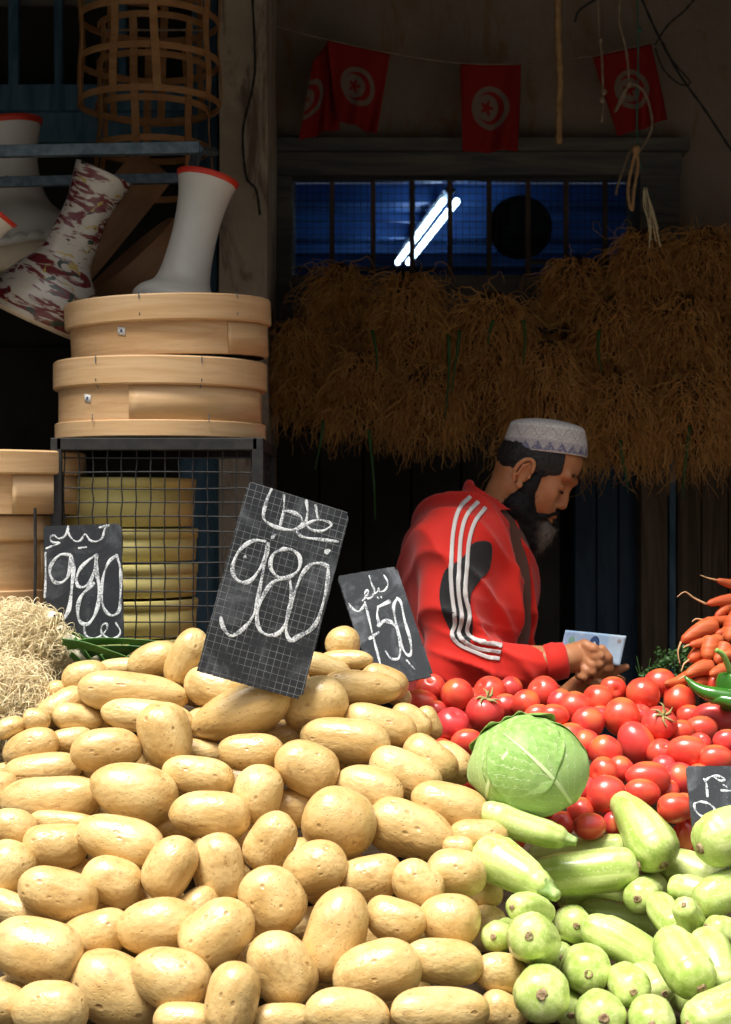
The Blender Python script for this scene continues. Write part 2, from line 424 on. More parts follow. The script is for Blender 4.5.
    MT['sepal'] = simple('dry_calyx', (0.20, 0.20, 0.06), (0.42, 0.34, 0.14), 40, 0.7, 0.2, 0.002)
    # man
    t = NT('skin'); co = t.coord(False)
    c = t.mix(t.ramp(t.noise(co, 30, 4), 0.35, 0.7), (0.56, 0.25, 0.115), (0.45, 0.175, 0.075))
    t.bump(t.noise(co, 160, 4), 0.25, 0.0015); MT['skin'] = t.fin(c, 0.45, 0.4, sss=0.06)
    def cloth(name, a, b, rough=0.6, sheen=0.2):
        t = NT(name); co = t.coord(False); f = t.noise(co, 6, 3, 0.5, 0.8); c = t.mix(t.ramp(f, 0.3, 0.7), a, b)
        t.bump(t.noise(co, 500, 2), 0.08, 0.0005); t.b.inputs['Sheen Weight'].default_value = sheen
        return t.fin(c, rough, 0.22)
    MT['red'] = cloth('red_track_fabric', (0.66, 0.020, 0.013), (0.74, 0.030, 0.018), 0.72)
    MT['black'] = cloth('black_fabric', (0.014, 0.014, 0.016), (0.024, 0.024, 0.026), 0.6)
    MT['stripe'] = cloth('white_stripe_fabric', (0.66, 0.64, 0.63), (0.72, 0.70, 0.69), 0.55)
    MT['brown'] = cloth('brown_shirt_fabric', (0.10, 0.035, 0.022), (0.14, 0.05, 0.03), 0.8)
    MT['trouser'] = cloth('dark_trouser_fabric', (0.02, 0.02, 0.025), (0.035, 0.035, 0.04), 0.8)
    MT['leather'] = simple('shoe_leather', (0.02, 0.014, 0.01), (0.04, 0.03, 0.02), 20, 0.5)
    MT['hair'] = simple('black_hair', (0.012, 0.011, 0.011), (0.03, 0.028, 0.027), 160, 0.55, 0.8, 0.003, rnd=False)
    t = NT('beard_hair'); co = t.coord(False); s4 = t.n('ShaderNodeSeparateXYZ'); t.l(co, s4.inputs[0])
    g = t.ramp(t.math('ADD', t.math('MULTIPLY', s4.outputs[0], 1.0), t.math('MULTIPLY', t.noise(co, 60, 3), 0.03)), 0.118, 0.14); g = t.math('MULTIPLY', g, t.ramp(s4.outputs[2], 1.487, 1.475))
    c = t.mix(t.math('MULTIPLY', g, 0.85), (0.014, 0.014, 0.016), (0.17, 0.15, 0.13)); t.bump(t.noise(co, 200, 4), 0.8, 0.003); MT['beard'] = t.fin(c, 0.7, 0.2)
    t = NT('embroidered_cap'); co = t.coord(False); s5 = t.n('ShaderNodeSeparateXYZ'); t.l(co, s5.inputs[0])
    an = t.math('ARCTAN2', s5.outputs[1], s5.outputs[0]); z = s5.outputs[2]
    tri = t.math('ABSOLUTE', t.math('SUBTRACT', t.math('FRACT', t.math('MULTIPLY', an, 3.2)), 0.5))           # zigzag
    band = t.math('MULTIPLY', t.ramp(z, 0.0235, 0.0225), t.ramp(z, 0.002, 0.004))
    zig = t.ramp(t.math('SUBTRACT', t.math('MULTIPLY', tri, 0.036), t.math('SUBTRACT', z, 0.004)), -0.001, 0.002)
    dots = t.ramp(t.vor(t.scale(co, (1, 1, 1)), 190), 0.42, 0.30)
    stch = t.ramp(t.noise(co, 380, 2), 0.45, 0.6)
    wht = t.mix(stch, (0.56, 0.52, 0.51), (0.80, 0.76, 0.74))
    blue = t.mix(t.math('MULTIPLY', dots, 0.6), (0.20, 0.20, 0.30), (0.55, 0.54, 0.57))
    c = t.mix(t.math('MULTIPLY', band, t.math('ADD', 0.35, t.math('MULTIPLY', zig, 0.65))), wht, blue)
    tri2 = t.math('ABSOLUTE', t.math('SUBTRACT', t.math('FRACT', t.math('MULTIPLY', an, 1.9)), 0.5))
    d2 = t.math('ABSOLUTE', t.math('SUBTRACT', t.math('MULTIPLY', tri2, 0.05), t.math('SUBTRACT', z, 0.026)))
    c = t.mix(t.math('MULTIPLY', t.ramp(d2, 0.0025, 0.001), t.math('MULTIPLY', t.ramp(z, 0.025, 0.026), 0.5)), c, (0.30, 0.28, 0.31))
    bd = t.math('MULTIPLY', t.ramp(z, 0.0485, 0.0500), t.ramp(z, 0.0545, 0.053))
    c = t.mix(t.math('MULTIPLY', bd, t.ramp(t.noise(co, 220, 1), 0.4, 0.5)), c, (0.78, 0.77, 0.75))
    t.bump(stch, 0.5, 0.001); MT['cap'] = t.fin(c, 0.8, 0.2)
    # plaster
    def plaster(name, a, b, dirt):
        t = NT(name); co = t.coord(False); f = t.noise(co, 3, 8, 0.65, 0.4); g = t.noise(co, 40, 5)
        c = t.mix(t.ramp(f, 0.35, 0.65), a, b); c = t.mix(t.math('MULTIPLY', t.ramp(t.noise(t.scale(co, (1, 1, 0.3)), 14, 6, 0.7, 0.8), 0.50, 0.68), 0.8), c, dirt)
        t.bump(t.math('ADD', f, t.math('MULTIPLY', g, 0.3)), 0.7, 0.02); return t.fin(c, 0.9, 0.2)
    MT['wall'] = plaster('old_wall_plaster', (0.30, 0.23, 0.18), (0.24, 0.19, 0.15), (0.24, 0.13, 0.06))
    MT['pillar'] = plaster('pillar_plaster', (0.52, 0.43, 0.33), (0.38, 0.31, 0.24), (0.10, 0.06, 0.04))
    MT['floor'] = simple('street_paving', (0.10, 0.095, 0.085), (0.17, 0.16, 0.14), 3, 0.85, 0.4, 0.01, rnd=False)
    MT['canvas'] = simple('shade_canopy_canvas', (0.10, 0.09, 0.08), (0.16, 0.14, 0.12), 4, 0.9, 0.2, 0.01, rnd=False)  # for the unseen canopy that keeps light off the back
    MT['darkwall'] = simple('shade_dark_wall', (0.02, 0.018, 0.016), (0.05, 0.045, 0.04), 3, 0.95, 0.4, 0.02, rnd=False)  # near-black colour paints in the shade deep inside the shop
    MT['bluepanel'] = simple('blue_ceiling_paint', (0.025, 0.085, 0.26), (0.05, 0.15, 0.40), 3, 0.5, 0.1, 0.01, rnd=False)
    MT['rope'] = simple('hemp_rope', (0.36, 0.20, 0.09), (0.5, 0.3, 0.14), 60, 0.9, 0.6, 0.003)
    MT['twine'] = simple('dusty_twine', (0.20, 0.15, 0.10), (0.34, 0.26, 0.18), 60, 0.9, 0.3, 0.002)
    MT['greentwine'] = simple('green_cord', (0.03, 0.11, 0.09), (0.06, 0.17, 0.13), 60, 0.8, 0.3, 0.002)
    MT['paper'] = simple('paper_label', (0.75, 0.75, 0.73), (0.82, 0.82, 0.80), 20, 0.7, 0)
    MT['ink'] = simple('blue_ink', (0.03, 0.05, 0.15), (0.05, 0.08, 0.2), 20, 0.7, 0)
    t = NT('fluorescent_glow'); t.fin((0.9, 0.95, 1), 0.5); t.b.inputs['Emission Color'].default_value = (0.72, 0.86, 1.0, 1); t.b.inputs['Emission Strength'].default_value = 9.0; MT['glow'] = t.m
    t = NT('window_glass'); t.fin((0.7, 0.8, 0.9), 0.05); t.b.inputs['Transmission Weight'].default_value = 1.0; t.b.inputs['IOR'].default_value = 1.0; MT['glass'] = t.m
    # flag: uv 0..1
    t = NT('red_flag_cloth'); uvn = t.n('ShaderNodeTexCoord').outputs['UV']; s6 = t.n('ShaderNodeSeparateXYZ'); t.l(uvn, s6.inputs[0])
    x = t.math('SUBTRACT', s6.outputs[0], 0.5); y = t.math('MULTIPLY', t.math('SUBTRACT', s6.outputs[1], 0.5), 1.3)
    def rad(ox): return t.math('SQRT', t.math('ADD', t.math('POWER', t.math('SUBTRACT', x, ox), 2.0), t.math('POWER', y, 2.0)))
    r0 = rad(0.0); disc = t.ramp(r0, 0.325, 0.315)
    c1 = t.ramp(rad(0.0), 0.245, 0.235); c2 = t.ramp(rad(-0.055), 0.19, 0.20); cres = t.math('MULTIPLY', c1, c2)
    sa = t.math('ARCTAN2', y, t.math('ADD', x, 0.06)); sr = rad(-0.06)
    pent = t.math('ABSOLUTE', t.math('SUBTRACT', t.math('FRACT', t.math('ADD', t.math('MULTIPLY', sa, 5 / (2 * PI)), 0.5)), 0.5))
    star = t.ramp(t.math('SUBTRACT', sr, t.math('SUBTRACT', 0.125, t.math('MULTIPLY', pent, 0.17))), 0.005, -0.005)
    redm = t.math('MAXIMUM', cres, star)
    wm = t.math('MULTIPLY', disc, t.math('SUBTRACT', 1.0, redm))
    c = t.mix(wm, (0.25, 0.012, 0.010), (0.20, 0.145, 0.115)); MT['flag'] = t.fin(c, 0.8, 0.2)
    # painted drum
    t = NT('painted_drum_wrap'); co = t.coord(False)
    w = t.noise(t.scale(co, (3, 3, 12)), 3.0, 5, 0.6, 1.4)
    c = t.mix(t.ramp(w, 0.44, 0.5), (0.14, 0.018, 0.022), (0.50, 0.45, 0.38)); c = t.mix(t.ramp(t.noise(t.scale(co, (4, 4, 8)), 4, 3, 0.5, 1.6), 0.62, 0.66), c, (0.42, 0.30, 0.08))
    c = t.mix(t.ramp(t.noise(t.scale(co, (5, 5, 8)), 4.4, 3, 0.5, 1.2), 0.64, 0.67), c, (0.03, 0.05, 0.035))
    t.bump(w, 0.3, 0.006); MT['painted'] = t.fin(c, 0.25, 0.6, coat=0.4)
mats()
# ================================================================== the setting
def struct(o): o['kind'] = 'structure'; return o
def pbox(mb, x0, x1, y0, y1, Y, dep, bev=0.003, jig=0.0):
    """box whose front face covers pixels x0..x1,y0..y1 when it stands at depth Y"""
    a = P(x0, y1, Y); b = P(x1, y0, Y)
    mb.box(((a.x + b.x) / 2, Y + dep / 2, (a.z + b.z) / 2), (abs(b.x - a.x), dep, abs(b.z - a.z)), bev)

struct(MB().box((0, 2.0, -0.05), (14, 18, 0.1)).build('floor', MT['floor']))
BW = 4.5
m = MB(); o1 = P(292, 275, BW); o2 = P(640, 160, BW)
for (xa, xb, za, zb) in ((-0.45, o1.x, 1.95, 3.4), (o2.x, 1.7, 1.95, 3.4), (o1.x, o2.x, o2.z, 3.4), (o1.x, o2.x, 1.95, o1.z)):
    m.box(((xa + xb) / 2, BW + 0.12, (za + zb) / 2), (xb - xa, 0.24, zb - za))
struct(m.build('wall_back', MT['wall']))
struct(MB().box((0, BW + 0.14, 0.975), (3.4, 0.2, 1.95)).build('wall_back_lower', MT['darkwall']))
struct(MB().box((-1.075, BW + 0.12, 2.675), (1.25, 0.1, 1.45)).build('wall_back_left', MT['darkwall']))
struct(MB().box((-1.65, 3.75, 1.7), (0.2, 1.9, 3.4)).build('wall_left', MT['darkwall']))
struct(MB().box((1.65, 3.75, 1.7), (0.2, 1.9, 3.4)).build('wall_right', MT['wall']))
# unseen canopy shaped to shade the back: front edge low, rising to the wall
m = MB(); y0, z0, y1, z1 = 2.74, 2.50, 4.7, 3.35; L = math.hypot(y1 - y0, z1 - z0); an = math.atan2(z1 - z0, y1 - y0)
m.box((0, (y0 + y1) / 2, (z0 + z1) / 2 + 0.02), (3.6, L, 0.04), 0, Matrix.Rotation(an, 3, 'X'))
m.box((0, y0, z0 - 0.0), (3.6, 0.03, 0.10), 0.004)
struct(m.build('shade_canopy', MT['canvas']))
# plastered pillar with worn edges
bm = bmesh.new(); bmesh.ops.create_cube(bm, size=1); bmesh.ops.subdivide_edges(bm, edges=bm.edges[:], cuts=14, use_grid_fill=True)
a = P(219, 0, 3.95); b = P(268, 0, 3.95); 
for v in bm.verts:
    n_ = math.sin(v.co.z * 37) * 0.4 + math.sin(v.co.z * 91 + v.co.x * 5) * 0.3 + random.Random(int(v.co.z * 1000) + int(v.co.x * 77)).uniform(-.5, .5)
    v.co = Vector(((a.x + b.x) / 2 + v.co.x * (b.x - a.x) + n_ * 0.004 * (1 if abs(v.co.x) > .4 else .4), 4.15 + v.co.y * 0.4, 1.65 + v.co.z * 3.3))
me = bpy.data.meshes.new('pillar'); bm.to_mesh(me); bm.free(); me.materials.append(MT['pillar'])
o = bpy.data.objects.new('trim_1', me); COL.objects.link(o); struct(o)

# --- barred window over the root bundles
w = MB(); Yf = BW - 0.05
pbox(w, 268, 292, 140, 318, Yf, 0.16); pbox(w, 640, 680, 140, 310, Yf, 0.16)
pbox(w, 266, 682, 150, 175, Yf - 0.01, 0.08); pbox(w, 262, 690, 137, 150, Yf - 0.04, 0.2); pbox(w, 292, 640, 275, 312, Yf, 0.17)
win = struct(w.build('window_1', MT['greywood']))
w = MB()
for x in (332, 373, 412, 450, 489, 528, 566, 605):
    a = P(x, 170, BW + 0.05); b = P(x, 282, BW + 0.05); w.box(((a.x + b.x) / 2, a.y, (a.z + b.z) / 2), (0.014, 0.014, abs(a.z - b.z)), 0.002)
w.build('window_bars', MT['darkwood'], win)
w = MB()
xs = np.linspace(293, 639, 52)
for x in xs:
    a = P(x, 176, BW + 0.10); b = P(x, 277, BW + 0.10); w.box(((a.x + b.x) / 2, a.y, (a.z + b.z) / 2), (0.0016, 0.0016, abs(a.z - b.z)))
for y in np.linspace(180, 276, 15):
    a = P(290, y, BW + 0.101); b = P(642, y, BW + 0.101); w.box(((a.x + b.x) / 2, a.y, a.z), (abs(b.x - a.x), 0.0016, 0.0016))
w.build('window_mesh', MT['iron'], win)
gl = MB(); a = P(292, 178, BW + 0.16); b = P(640, 275, BW + 0.16)
gl.box(((a.x + b.x) / 2, a.y, (a.z + b.z) / 2), (b.x - a.x, 0.004, a.z - b.z)); gl.build('window_glass', MT['glass'], win)
# room behind the window: blue boarded ceiling, dark walls
m = MB(); zc = 2.72
for i in range(13):
    y = 4.85 + i * 0.4; m.box((0.3, y, zc + (0.05 if i % 2 else 0)), (3.4, 0.4, 0.04))
    m.box((0.3, y + 0.2, zc - 0.02), (3.4, 0.03, 0.07))
struct(m.build('ceiling_inner', MT['bluepanel']))
m = MB(); m.box((0.3, 10.1, 1.5), (3.6, 0.1, 3)); m.box((-1.45, 7.3, 1.5), (0.1, 5.4, 3)); m.box((2.05, 7.3, 1.5), (0.1, 5.4, 3))
struct(m.build('wall_inner', MT['bluewood']))
# --- left window: blue painted frame and bars
w = MB(); Yl = 4.3
pbox(w, -60, 192, 84, 110, Yl, 0.08); pbox(w, 192, 217, -40, 300, Yl - 0.05, 0.1); pbox(w, 8, 18, -40, 86, Yl, 0.03); pbox(w, 54, 62, -40, 86, Yl, 0.03); pbox(w, 118, 126, -40, 86, Yl, 0.03)
pbox(w, -60, 192, 110, 142, Yl + 0.03, 0.05)
win2 = struct(w.build('window_2', MT['bluewood']))
w = MB(); pbox(w, -60, 192, -40, 5, Yl + 0.06, 0.02); w.build('window_lattice', MT['greywood'], win2)
m = MB(); pbox(m, 180, 222, 440, 720, 4.0, 0.05); struct(m.build('trim_2', MT['bluewood']))
# --- boards and door on the right, behind the man
m = MB()
for (x0, x1) in ((575, 596), (597, 618), (619, 640)): pbox(m, x0, x1, 430, 760, 4.42, 0.05, 0.004)
d1 = struct(m.build('door_1', MT['bluedoor']))
m = MB(); pbox(m, 641, 668, 440, 760, 4.36, 0.09, 0.006); struct(m.build('trim_3', MT['darkwood']))
m = MB(); pbox(m, 669, 676, 440, 760, 4.38, 0.07, 0.004); struct(m.build('trim_4', MT['bluewood']))
m = MB()
for (x0, x1) in ((677, 701), (702, 728), (729, 760)): pbox(m, x0, x1, 440, 760, 4.40, 0.05, 0.005)
struct(m.build('door_2', MT['darkwood']))
m = MB()
for (x0, x1) in ((275, 318), (320, 362), (364, 410), (412, 460), (462, 510), (512, 560)): pbox(m, x0, x1, 430, 790, 4.47, 0.03, 0.004)
struct(m.build('door_3', MT['darkwall']))  # boards take the near-black tone that stands in for shade

# ================================================================== stall
st = empty('market_stall', (0, 2.3, 0)); tag(st, 'dark plank market stall carrying the sloping heaps of vegetables', 'stall')
def bed(x0, x1, A, B, off):
    (ya, za), (yb, zb) = A, B; an = math.atan2(zb - za, yb - ya); L = math.hypot(yb - ya, zb - za); n = Vector((0, -math.sin(an), math.cos(an)))
    mb = MB(); k = 6
    for i in range(k):
        t = (i + .5) / k; c = Vector(((x0 + x1) / 2, ya + (yb - ya) * t, za + (zb - za) * t)) - n * off
        mb.box((c.x, c.y - 2.3, c.z), (x1 - x0, L / k - 0.004, 0.02), 0.002, Matrix.Rotation(an, 3, 'X'))
    return mb
bed(-0.80, 0.05, (1.86, 0.80), (2.66, 1.26), 0.17).build('plank_bed', MT['plank'], st)
bed(0.06, 0.95, (1.86, 0.80), (3.02, 1.22), 0.17).build('plank_bed', MT['plank'], st)
mb = MB(); mb.box((0.05, 1.80 - 2.3, 0.39), (1.8, 0.03, 0.72), 0.004); mb.build('front_board', MT['plank'], st)
for x in (-0.78, 0.15, 0.93):
    for (y, h) in ((1.86, 0.62), (2.72, 1.0)):
        MB().box((x, y - 2.3, h / 2), (0.05, 0.05, h), 0.004).build('leg', MT['plank'], st)
# side table that carries the crate and boxes
sb = empty('side_table', (-0.6, 3.15, 0)); tag(sb, 'dark plank table behind the potatoes under the wire crate', 'table')
TZ = 1.16
mb = MB()
for i in range(5): mb.box((0, -0.28 + i * 0.14, TZ - 0.015), (1.1, 0.135, 0.03), 0.003)
mb.build('table_top', MT['plank'], sb)
for x in (-0.5, 0.5):
    for y in (-0.28, 0.28): MB().box((x, y, (TZ - 0.03) / 2), (0.05, 0.05, TZ - 0.03), 0.004).build('leg', MT['plank'], sb)
# ================================================================== produce heaps
rng = random.Random(7); nr = np.random.RandomState(11)
def fillY(kind, px, py):
    if kind == 'potato': return 2.02 + (1024 - py) / 364 * 0.60
    if kind == 'tomato': return 2.44 + (830 - py) / 150 * 0.46
    return 2.02 + (1024 - py) / 200 * 0.40
PROTO = {}
def blob_mesh(name, seed, nu=36, nv=22, kind='potato'):
    r = random.Random(seed); V = []; 
    bend = r.uniform(-.10, .10); tp = r.uniform(-.16, .16); waist = r.uniform(-0.03, .07)
    for j in range(nv + 1):
        th = PI * j / nv; cx_ = -math.cos(th); s = math.sin(th)
        for i in range(nu):
            a = 2 * PI * i / nu
            V.append((cx_, s * math.cos(a), s * math.sin(a)))
    V = np.array(V)
    if kind == 'potato':
        x = V[:, 0].copy(); rr = (np.abs(x) ** 2.0); prof = 1 + tp * x - waist * np.cos(x * 3.0) * 0.6
        n = vnoise(V, seed, 1.6) * 0.075 + vnoise(V, seed + 50, 3.6) * 0.020
        full = (1 - np.abs(x) ** 2.5) ** 0.5 / np.maximum((1 - x * x) ** 0.5, 1e-3); full = np.where(np.abs(x) > .999, 1, full); full = np.clip(full, 1, 1.12)
        V[:, 1:] *= (prof * full)[:, None]; V *= (1 + n)[:, None]; V[:, 2] += bend * (x * x - .35); V[:, 1] += r.uniform(-.06, .06) * (x * x - .35)
    elif kind == 'tomato':      # stem pole at +x end -> dimple
        x = V[:, 0].copy(); d = np.sqrt(V[:, 1] ** 2 + V[:, 2] ** 2); a = np.arctan2(V[:, 2], V[:, 1])
        lob = 1 + 0.02 * np.cos(a * r.choice([3, 4, 5]) + r.random() * 6) * d ** 2 + vnoise(V, seed, 1.4) * 0.025
        V[:, 1:] *= lob[:, None]; V[:, 0] = x - 0.17 * np.exp(-(d / 0.22) ** 2) * (x > 0) + 0.02 * np.exp(-(d / 0.08) ** 2) * (x < 0) * -1
        V[:, 1:] *= (1 + 0.05 * x)[:, None]
    Fc = []
    for j in range(nv):
        for i in range(nu):
            k = (i + 1) % nu; Fc.append((j * nu + i, j * nu + k, (j + 1) * nu + k, (j + 1) * nu + i))
    o = mk(name, V, np.array(Fc), MT['potato' if kind == 'potato' else 'tomato']); me = o.data; bpy.data.objects.remove(o); return me
PM = [blob_mesh('potato', 100 + i) for i in range(12)]
TM = [blob_mesh('tomato', 300 + i, 32, 20, 'tomato') for i in range(6)]

# (px, py, half length px, half width px, angle deg, order)  order: larger = further back
POT = [(86,677,24,16,10,1),(134,693,53,20,-5,0),(155,660,27,17,15,1),(187,659,31,20,65,0),(118,668,22,10,5,2),(217,689,33,20,-10,1),(240,712,50,25,22,0),
(147,717,46,17,-5,1),(165,737,35,27,105,0),(106,750,36,22,5,0),(62,707,27,17,30,1),(78,718,24,14,-10,1),(53,692,15,10,30,2),(37,720,13,12,0,1.5),(31,747,29,17,20,0),
(70,740,22,13,10,1.3),(42,771,38,18,5,1),(52,801,52,25,8,1),(133,792,43,28,-15,0),(198,776,35,20,-8,0),(210,815,40,24,-3,0.4),(258,794,30,26,75,0),(251,752,33,20,3,0),
(203,752,22,12,-10,2),(100,722,12,9,0,2.5),(1,790,18,20,90,1.4),(12,828,26,19,-10,1),(62,822,34,12,-3,2),(120,841,45,25,-12,0),(57,846,32,23,5,1),(8,870,28,25,70,1.2),
(58,894,39,26,-18,0.7),(113,881,31,24,-20,0),(170,868,34,26,60,0),(219,867,34,28,100,0),(271,842,30,24,60,0.3),(272,900,35,31,125,-0.3),(218,933,38,31,45,0.1),(159,926,41,27,5,0.1),
(95,935,36,25,22,0.6),(36,951,46,33,-12,0.6),(15,910,34,17,-15,1.6),(170,978,40,29,-15,-0.2),(118,992,50,38,-30,0.7),(50,1010,38,29,0,0.5),(3,1005,28,22,-20,1),
(232,1000,38,29,80,0.1),(185,1022,30,20,0,2),(282,969,40,31,120,0.5),(336,934,46,31,75,-0.2),(315,868,33,25,20,0),(370,878,32,24,15,0.6),(417,884,26,23,-40,0.3),(396,920,30,22,-8,0.5),
(449,920,30,26,-10,0.8),(443,962,40,24,-10,0.5),(377,972,44,31,15,0.8),(347,1016,44,27,-8,0),(440,1012,50,27,-3,0),(283,1020,30,17,0,1.5),(340,822,37,33,-20,0),(411,831,44,28,-15,0.9),
(370,788,34,21,-15,0.3),(404,774,38,24,-22,0.8),(449,806,38,23,-15,1),(430,760,29,20,-30,1.3),(452,762,24,17,-45,2),(345,741,44,24,-5,0),(307,768,33,26,-25,-0.2),(315,704,34,27,20,-1.5),
(380,725,37,20,-15,0.8),(362,688,37,18,-5,0.8),(322,668,30,14,-15,1.6),(346,661,27,11,5,2),(343,643,17,16,0,2),(384,682,25,17,-20,1.5),(411,722,22,16,-40,1.4),(428,724,17,13,-60,2.3),
(399,698,12,9,0,2.5),(284,735,25,16,0,1.8),(290,808,26,20,0,1.8),(456,873,31,24,-5,0.9),(458,848,16,13,0,1.8),(478,838,28,19,0,1.6),(486,893,17,15,0,2),(486,928,22,24,90,2.6),
(501,973,27,20,-15,1.9),(503,1012,25,21,-30,1.6),(158,772,20,10,0,2.3),(172,826,30,14,0,2),(290,683,20,14,0,1.7),(20,775,30,14,0,2.3),(235,840,22,14,0,2),(10,728,16,11,20,2)]
# (px, py, half width, half height, angle, order)
TOM = [(431,689,15,15,0,1),(457,695,16,17,0,.6),(420,703,18,13,0,.8),(452,725,17,18,0,.3),(485,713,19,19,0,.4),(490,693,17,16,0,1.2),(510,690,14,13,0,1.2),(526,704,15,14,0,.6),(544,693,17,16,0,.8),
(561,703,14,14,0,.8),(574,708,16,17,70,.4),(598,701,16,16,0,.3),(613,690,14,13,0,1),(643,694,17,17,0,.2),(660,683,16,14,0,.8),(679,701,16,18,90,.1),(715,684,12,11,0,1),(467,742,16,13,0,.6),
(588,723,17,16,0,.2),(554,716,15,12,0,1.2),(622,717,19,19,60,.3),(636,743,22,18,115,0),(659,724,18,17,0,.3),(681,732,14,12,0,1.2),(701,729,17,13,0,.9),(714,717,22,15,0,.1),(605,752,17,17,90,.3),
(585,745,15,16,0,.7),(661,754,15,15,0,.6),(688,752,21,16,-8,.1),(716,759,18,14,0,.3),(727,741,14,12,0,.9),(604,772,15,15,0,.6),(648,778,23,16,-5,.1),(679,780,17,18,0,.4),(606,795,19,21,80,.1),
(642,793,18,14,0,.5),(675,808,18,15,0,.5),(581,811,13,14,0,.8),(590,826,17,13,0,.4),(563,824,13,12,0,.6),(614,824,11,13,0,1),(684,838,12,18,90,.6),(470,781,10,14,90,1),(562,790,12,15,0,1.2),
(571,737,16,14,0,1.3),(620,770,14,14,0,1.4),(664,768,13,13,0,1.4),(700,777,14,13,0,1.1),(538,716,14,12,0,1.6),(640,716,12,12,0,1.5),(600,716,12,10,0,1.6),(506,706,14,12,0,1.6),(470,700,13,12,0,1.6),
(690,717,14,12,0,1.6),(628,755,14,12,0,1.6),(668,792,12,12,0,1.6),(625,806,14,12,0,1.5),(548,836,14,10,0,1.2),(655,830,14,12,0,1.3),(436,712,12,11,0,1.7),(700,745,12,12,0,1.7)]
# zucchini: near end px,py,radius px ; far end px,py, radius px ; extra depth of far end (m) ; order ; which end shows ('scar' or 'stem' near)
ZUC = [(656,852,28,622,804,15,.07,-1.2,'scar'),(537,884,17,494,858,25,.05,-.2,'stem'),(626,868,22,546,875,21,.01,-.6,'scar'),(620,846,13,537,853,11,.05,.9,'scar'),(556,836,13,492,815,15,.02,1.2,'stem'),
(639,898,18,652,886,17,.10,-.1,'scar'),(715,878,18,668,866,19,.04,1.2,'scar'),(714,842,28,752,832,26,.03,-3.0,'scar'),(708,900,20,752,884,20,.03,-.2,'scar'),(685,908,13,694,930,15,.05,-.2,'scar'),
(715,930,16,752,948,17,.02,.8,'scar'),(518,907,14,542,912,14,.04,.9,'scar'),(495,937,16,509,932,15,.10,-.6,'scar'),(530,937,24,537,944,24,.13,-1.0,'scar'),(576,926,19,567,930,19,.12,0,'scar'),
(652,962,19,596,931,20,.03,.2,'scar'),(588,972,24,583,969,23,.14,-.1,'scar'),(542,995,28,542,992,26,.14,-.4,'scar'),(603,1018,24,598,1012,23,.14,-.2,'scar'),(632,990,20,622,984,20,.12,.1,'scar'),
(694,978,25,674,948,24,.05,-.1,'scar'),(722,982,18,708,946,21,.05,.5,'scar'),(652,1024,22,650,1020,22,.13,0,'scar'),(700,1022,24,752,1004,26,.04,-.2,'scar'),(650,924,16,590,912,15,.02,2.2,'scar'),
(565,898,15,620,898,15,.02,1.6,'scar'),(660,990,17,640,978,17,.06,1.3,'scar'),(562,958,14,556,950,14,.10,1.0,'scar'),(676,925,15,660,905,15,.08,1.5,'scar'),(620,960,15,600,955,15,.06,1.5,'scar'),(720,905,15,680,888,15,.03,2.0,'scar'),(600,892,14,560,886,14,.03,1.9,'scar'),(715,960,14,680,950,14,.04,2.2,'scar'),(690,1000,16,664,985,15,.05,2.0,'scar'),(570,1012,16,560,1000,15,.08,2.0,'scar')]
ZD = {'0':1}

bodies = []   # dict(kind, spheres C, R, data)
def frame_of(ang, tilt, roll=0.0):
    x = Vector((math.cos(ang), 0, math.sin(ang))); x = (x + Vector((0, 1, 0)) * tilt).normalized()
    z = Vector((0, -0.3, 1)); z = (z - x * z.dot(x)); 
    if z.length < .2: z = Vector((1, 0, 0)) - x * x.x
    z.normalize(); y = z.cross(x)
    R = Matrix((x, y, z)).transposed()
    return R @ Matrix.Rotation(roll, 3, 'X')
def add_pot(px, py, a, b, ang, d, kind='potato', filler=False, Y=None, tilt=None):
    Y0 = fillY(kind, px, py) + 0.030 * d if Y is None else Y
    s = Y0 / F; A = a * s; B = b * s
    t = rng.uniform(-.25, .25) if tilt is None else tilt
    R = frame_of(math.radians(ang), t, rng.uniform(-.5, .5) if kind == 'potato' else 0)
    c = P(px, py, Y0); D = min(B, A) if kind == 'potato' else (A + B) / 2 * .97
    ax = R.col[0]; h = max(A - B, 0)
    if h > 0.002: cs = [c + ax * (h * k) for k in (-1, -.5, 0, .5, 1)]; rs = [B * .93] * 5; rs[0] *= .93; rs[4] *= .93
    else: cs = [c]; rs = [B * .97]
    bodies.append(dict(kind=kind, C=np.array([list(q) for q in cs]), R=np.array(rs), px=px, py=py, a=a, b=b, ang=ang, Y0=Y0, Y=Y0, rot=R, filler=filler, d=d, fixed=False))
    return bodies[-1]
for q in POT: add_pot(*q)
for (px, py, a, b, an, d) in TOM:
    if an == 90 or b > a: a, b, an = b, a, 90
    add_pot(px, py, a, b, an, d, 'tomato', tilt=0)
for q in ZUC:
    px, py, r, fx, fy, fr, dd, d, typ = q
    Y0 = fillY('zucchini', px, py) + 0.03 * d
    A = P(px, py, Y0); B = P(fx, fy, Y0 + dd)
    mid = (A + B) / 2 + Vector((0, 0, rng.uniform(-.004, .006)))
    pts = resample(catmull([A, mid, B], 6), 8)
    rr = np.linspace(r * Y0 / F, fr * (Y0 + dd) / F, 8)
    bodies.append(dict(kind='zucchini', C=pts, R=rr * .97, px=px, py=py, Y0=Y0, Y=Y0, q=q, d=d, filler=False, fixed=False, pts=pts, rr=rr, typ=typ))
CAB = dict(px=530, py=769, r=60)
Yc = 2.47; CABR = CAB['r'] * Yc / F
bodies.append(dict(kind='cabbage', C=np.array([list(P(530, 769, Yc))]), R=np.array([CABR]), px=530, py=769, Y0=Yc, Y=Yc, d=0, filler=False, fixed=True))

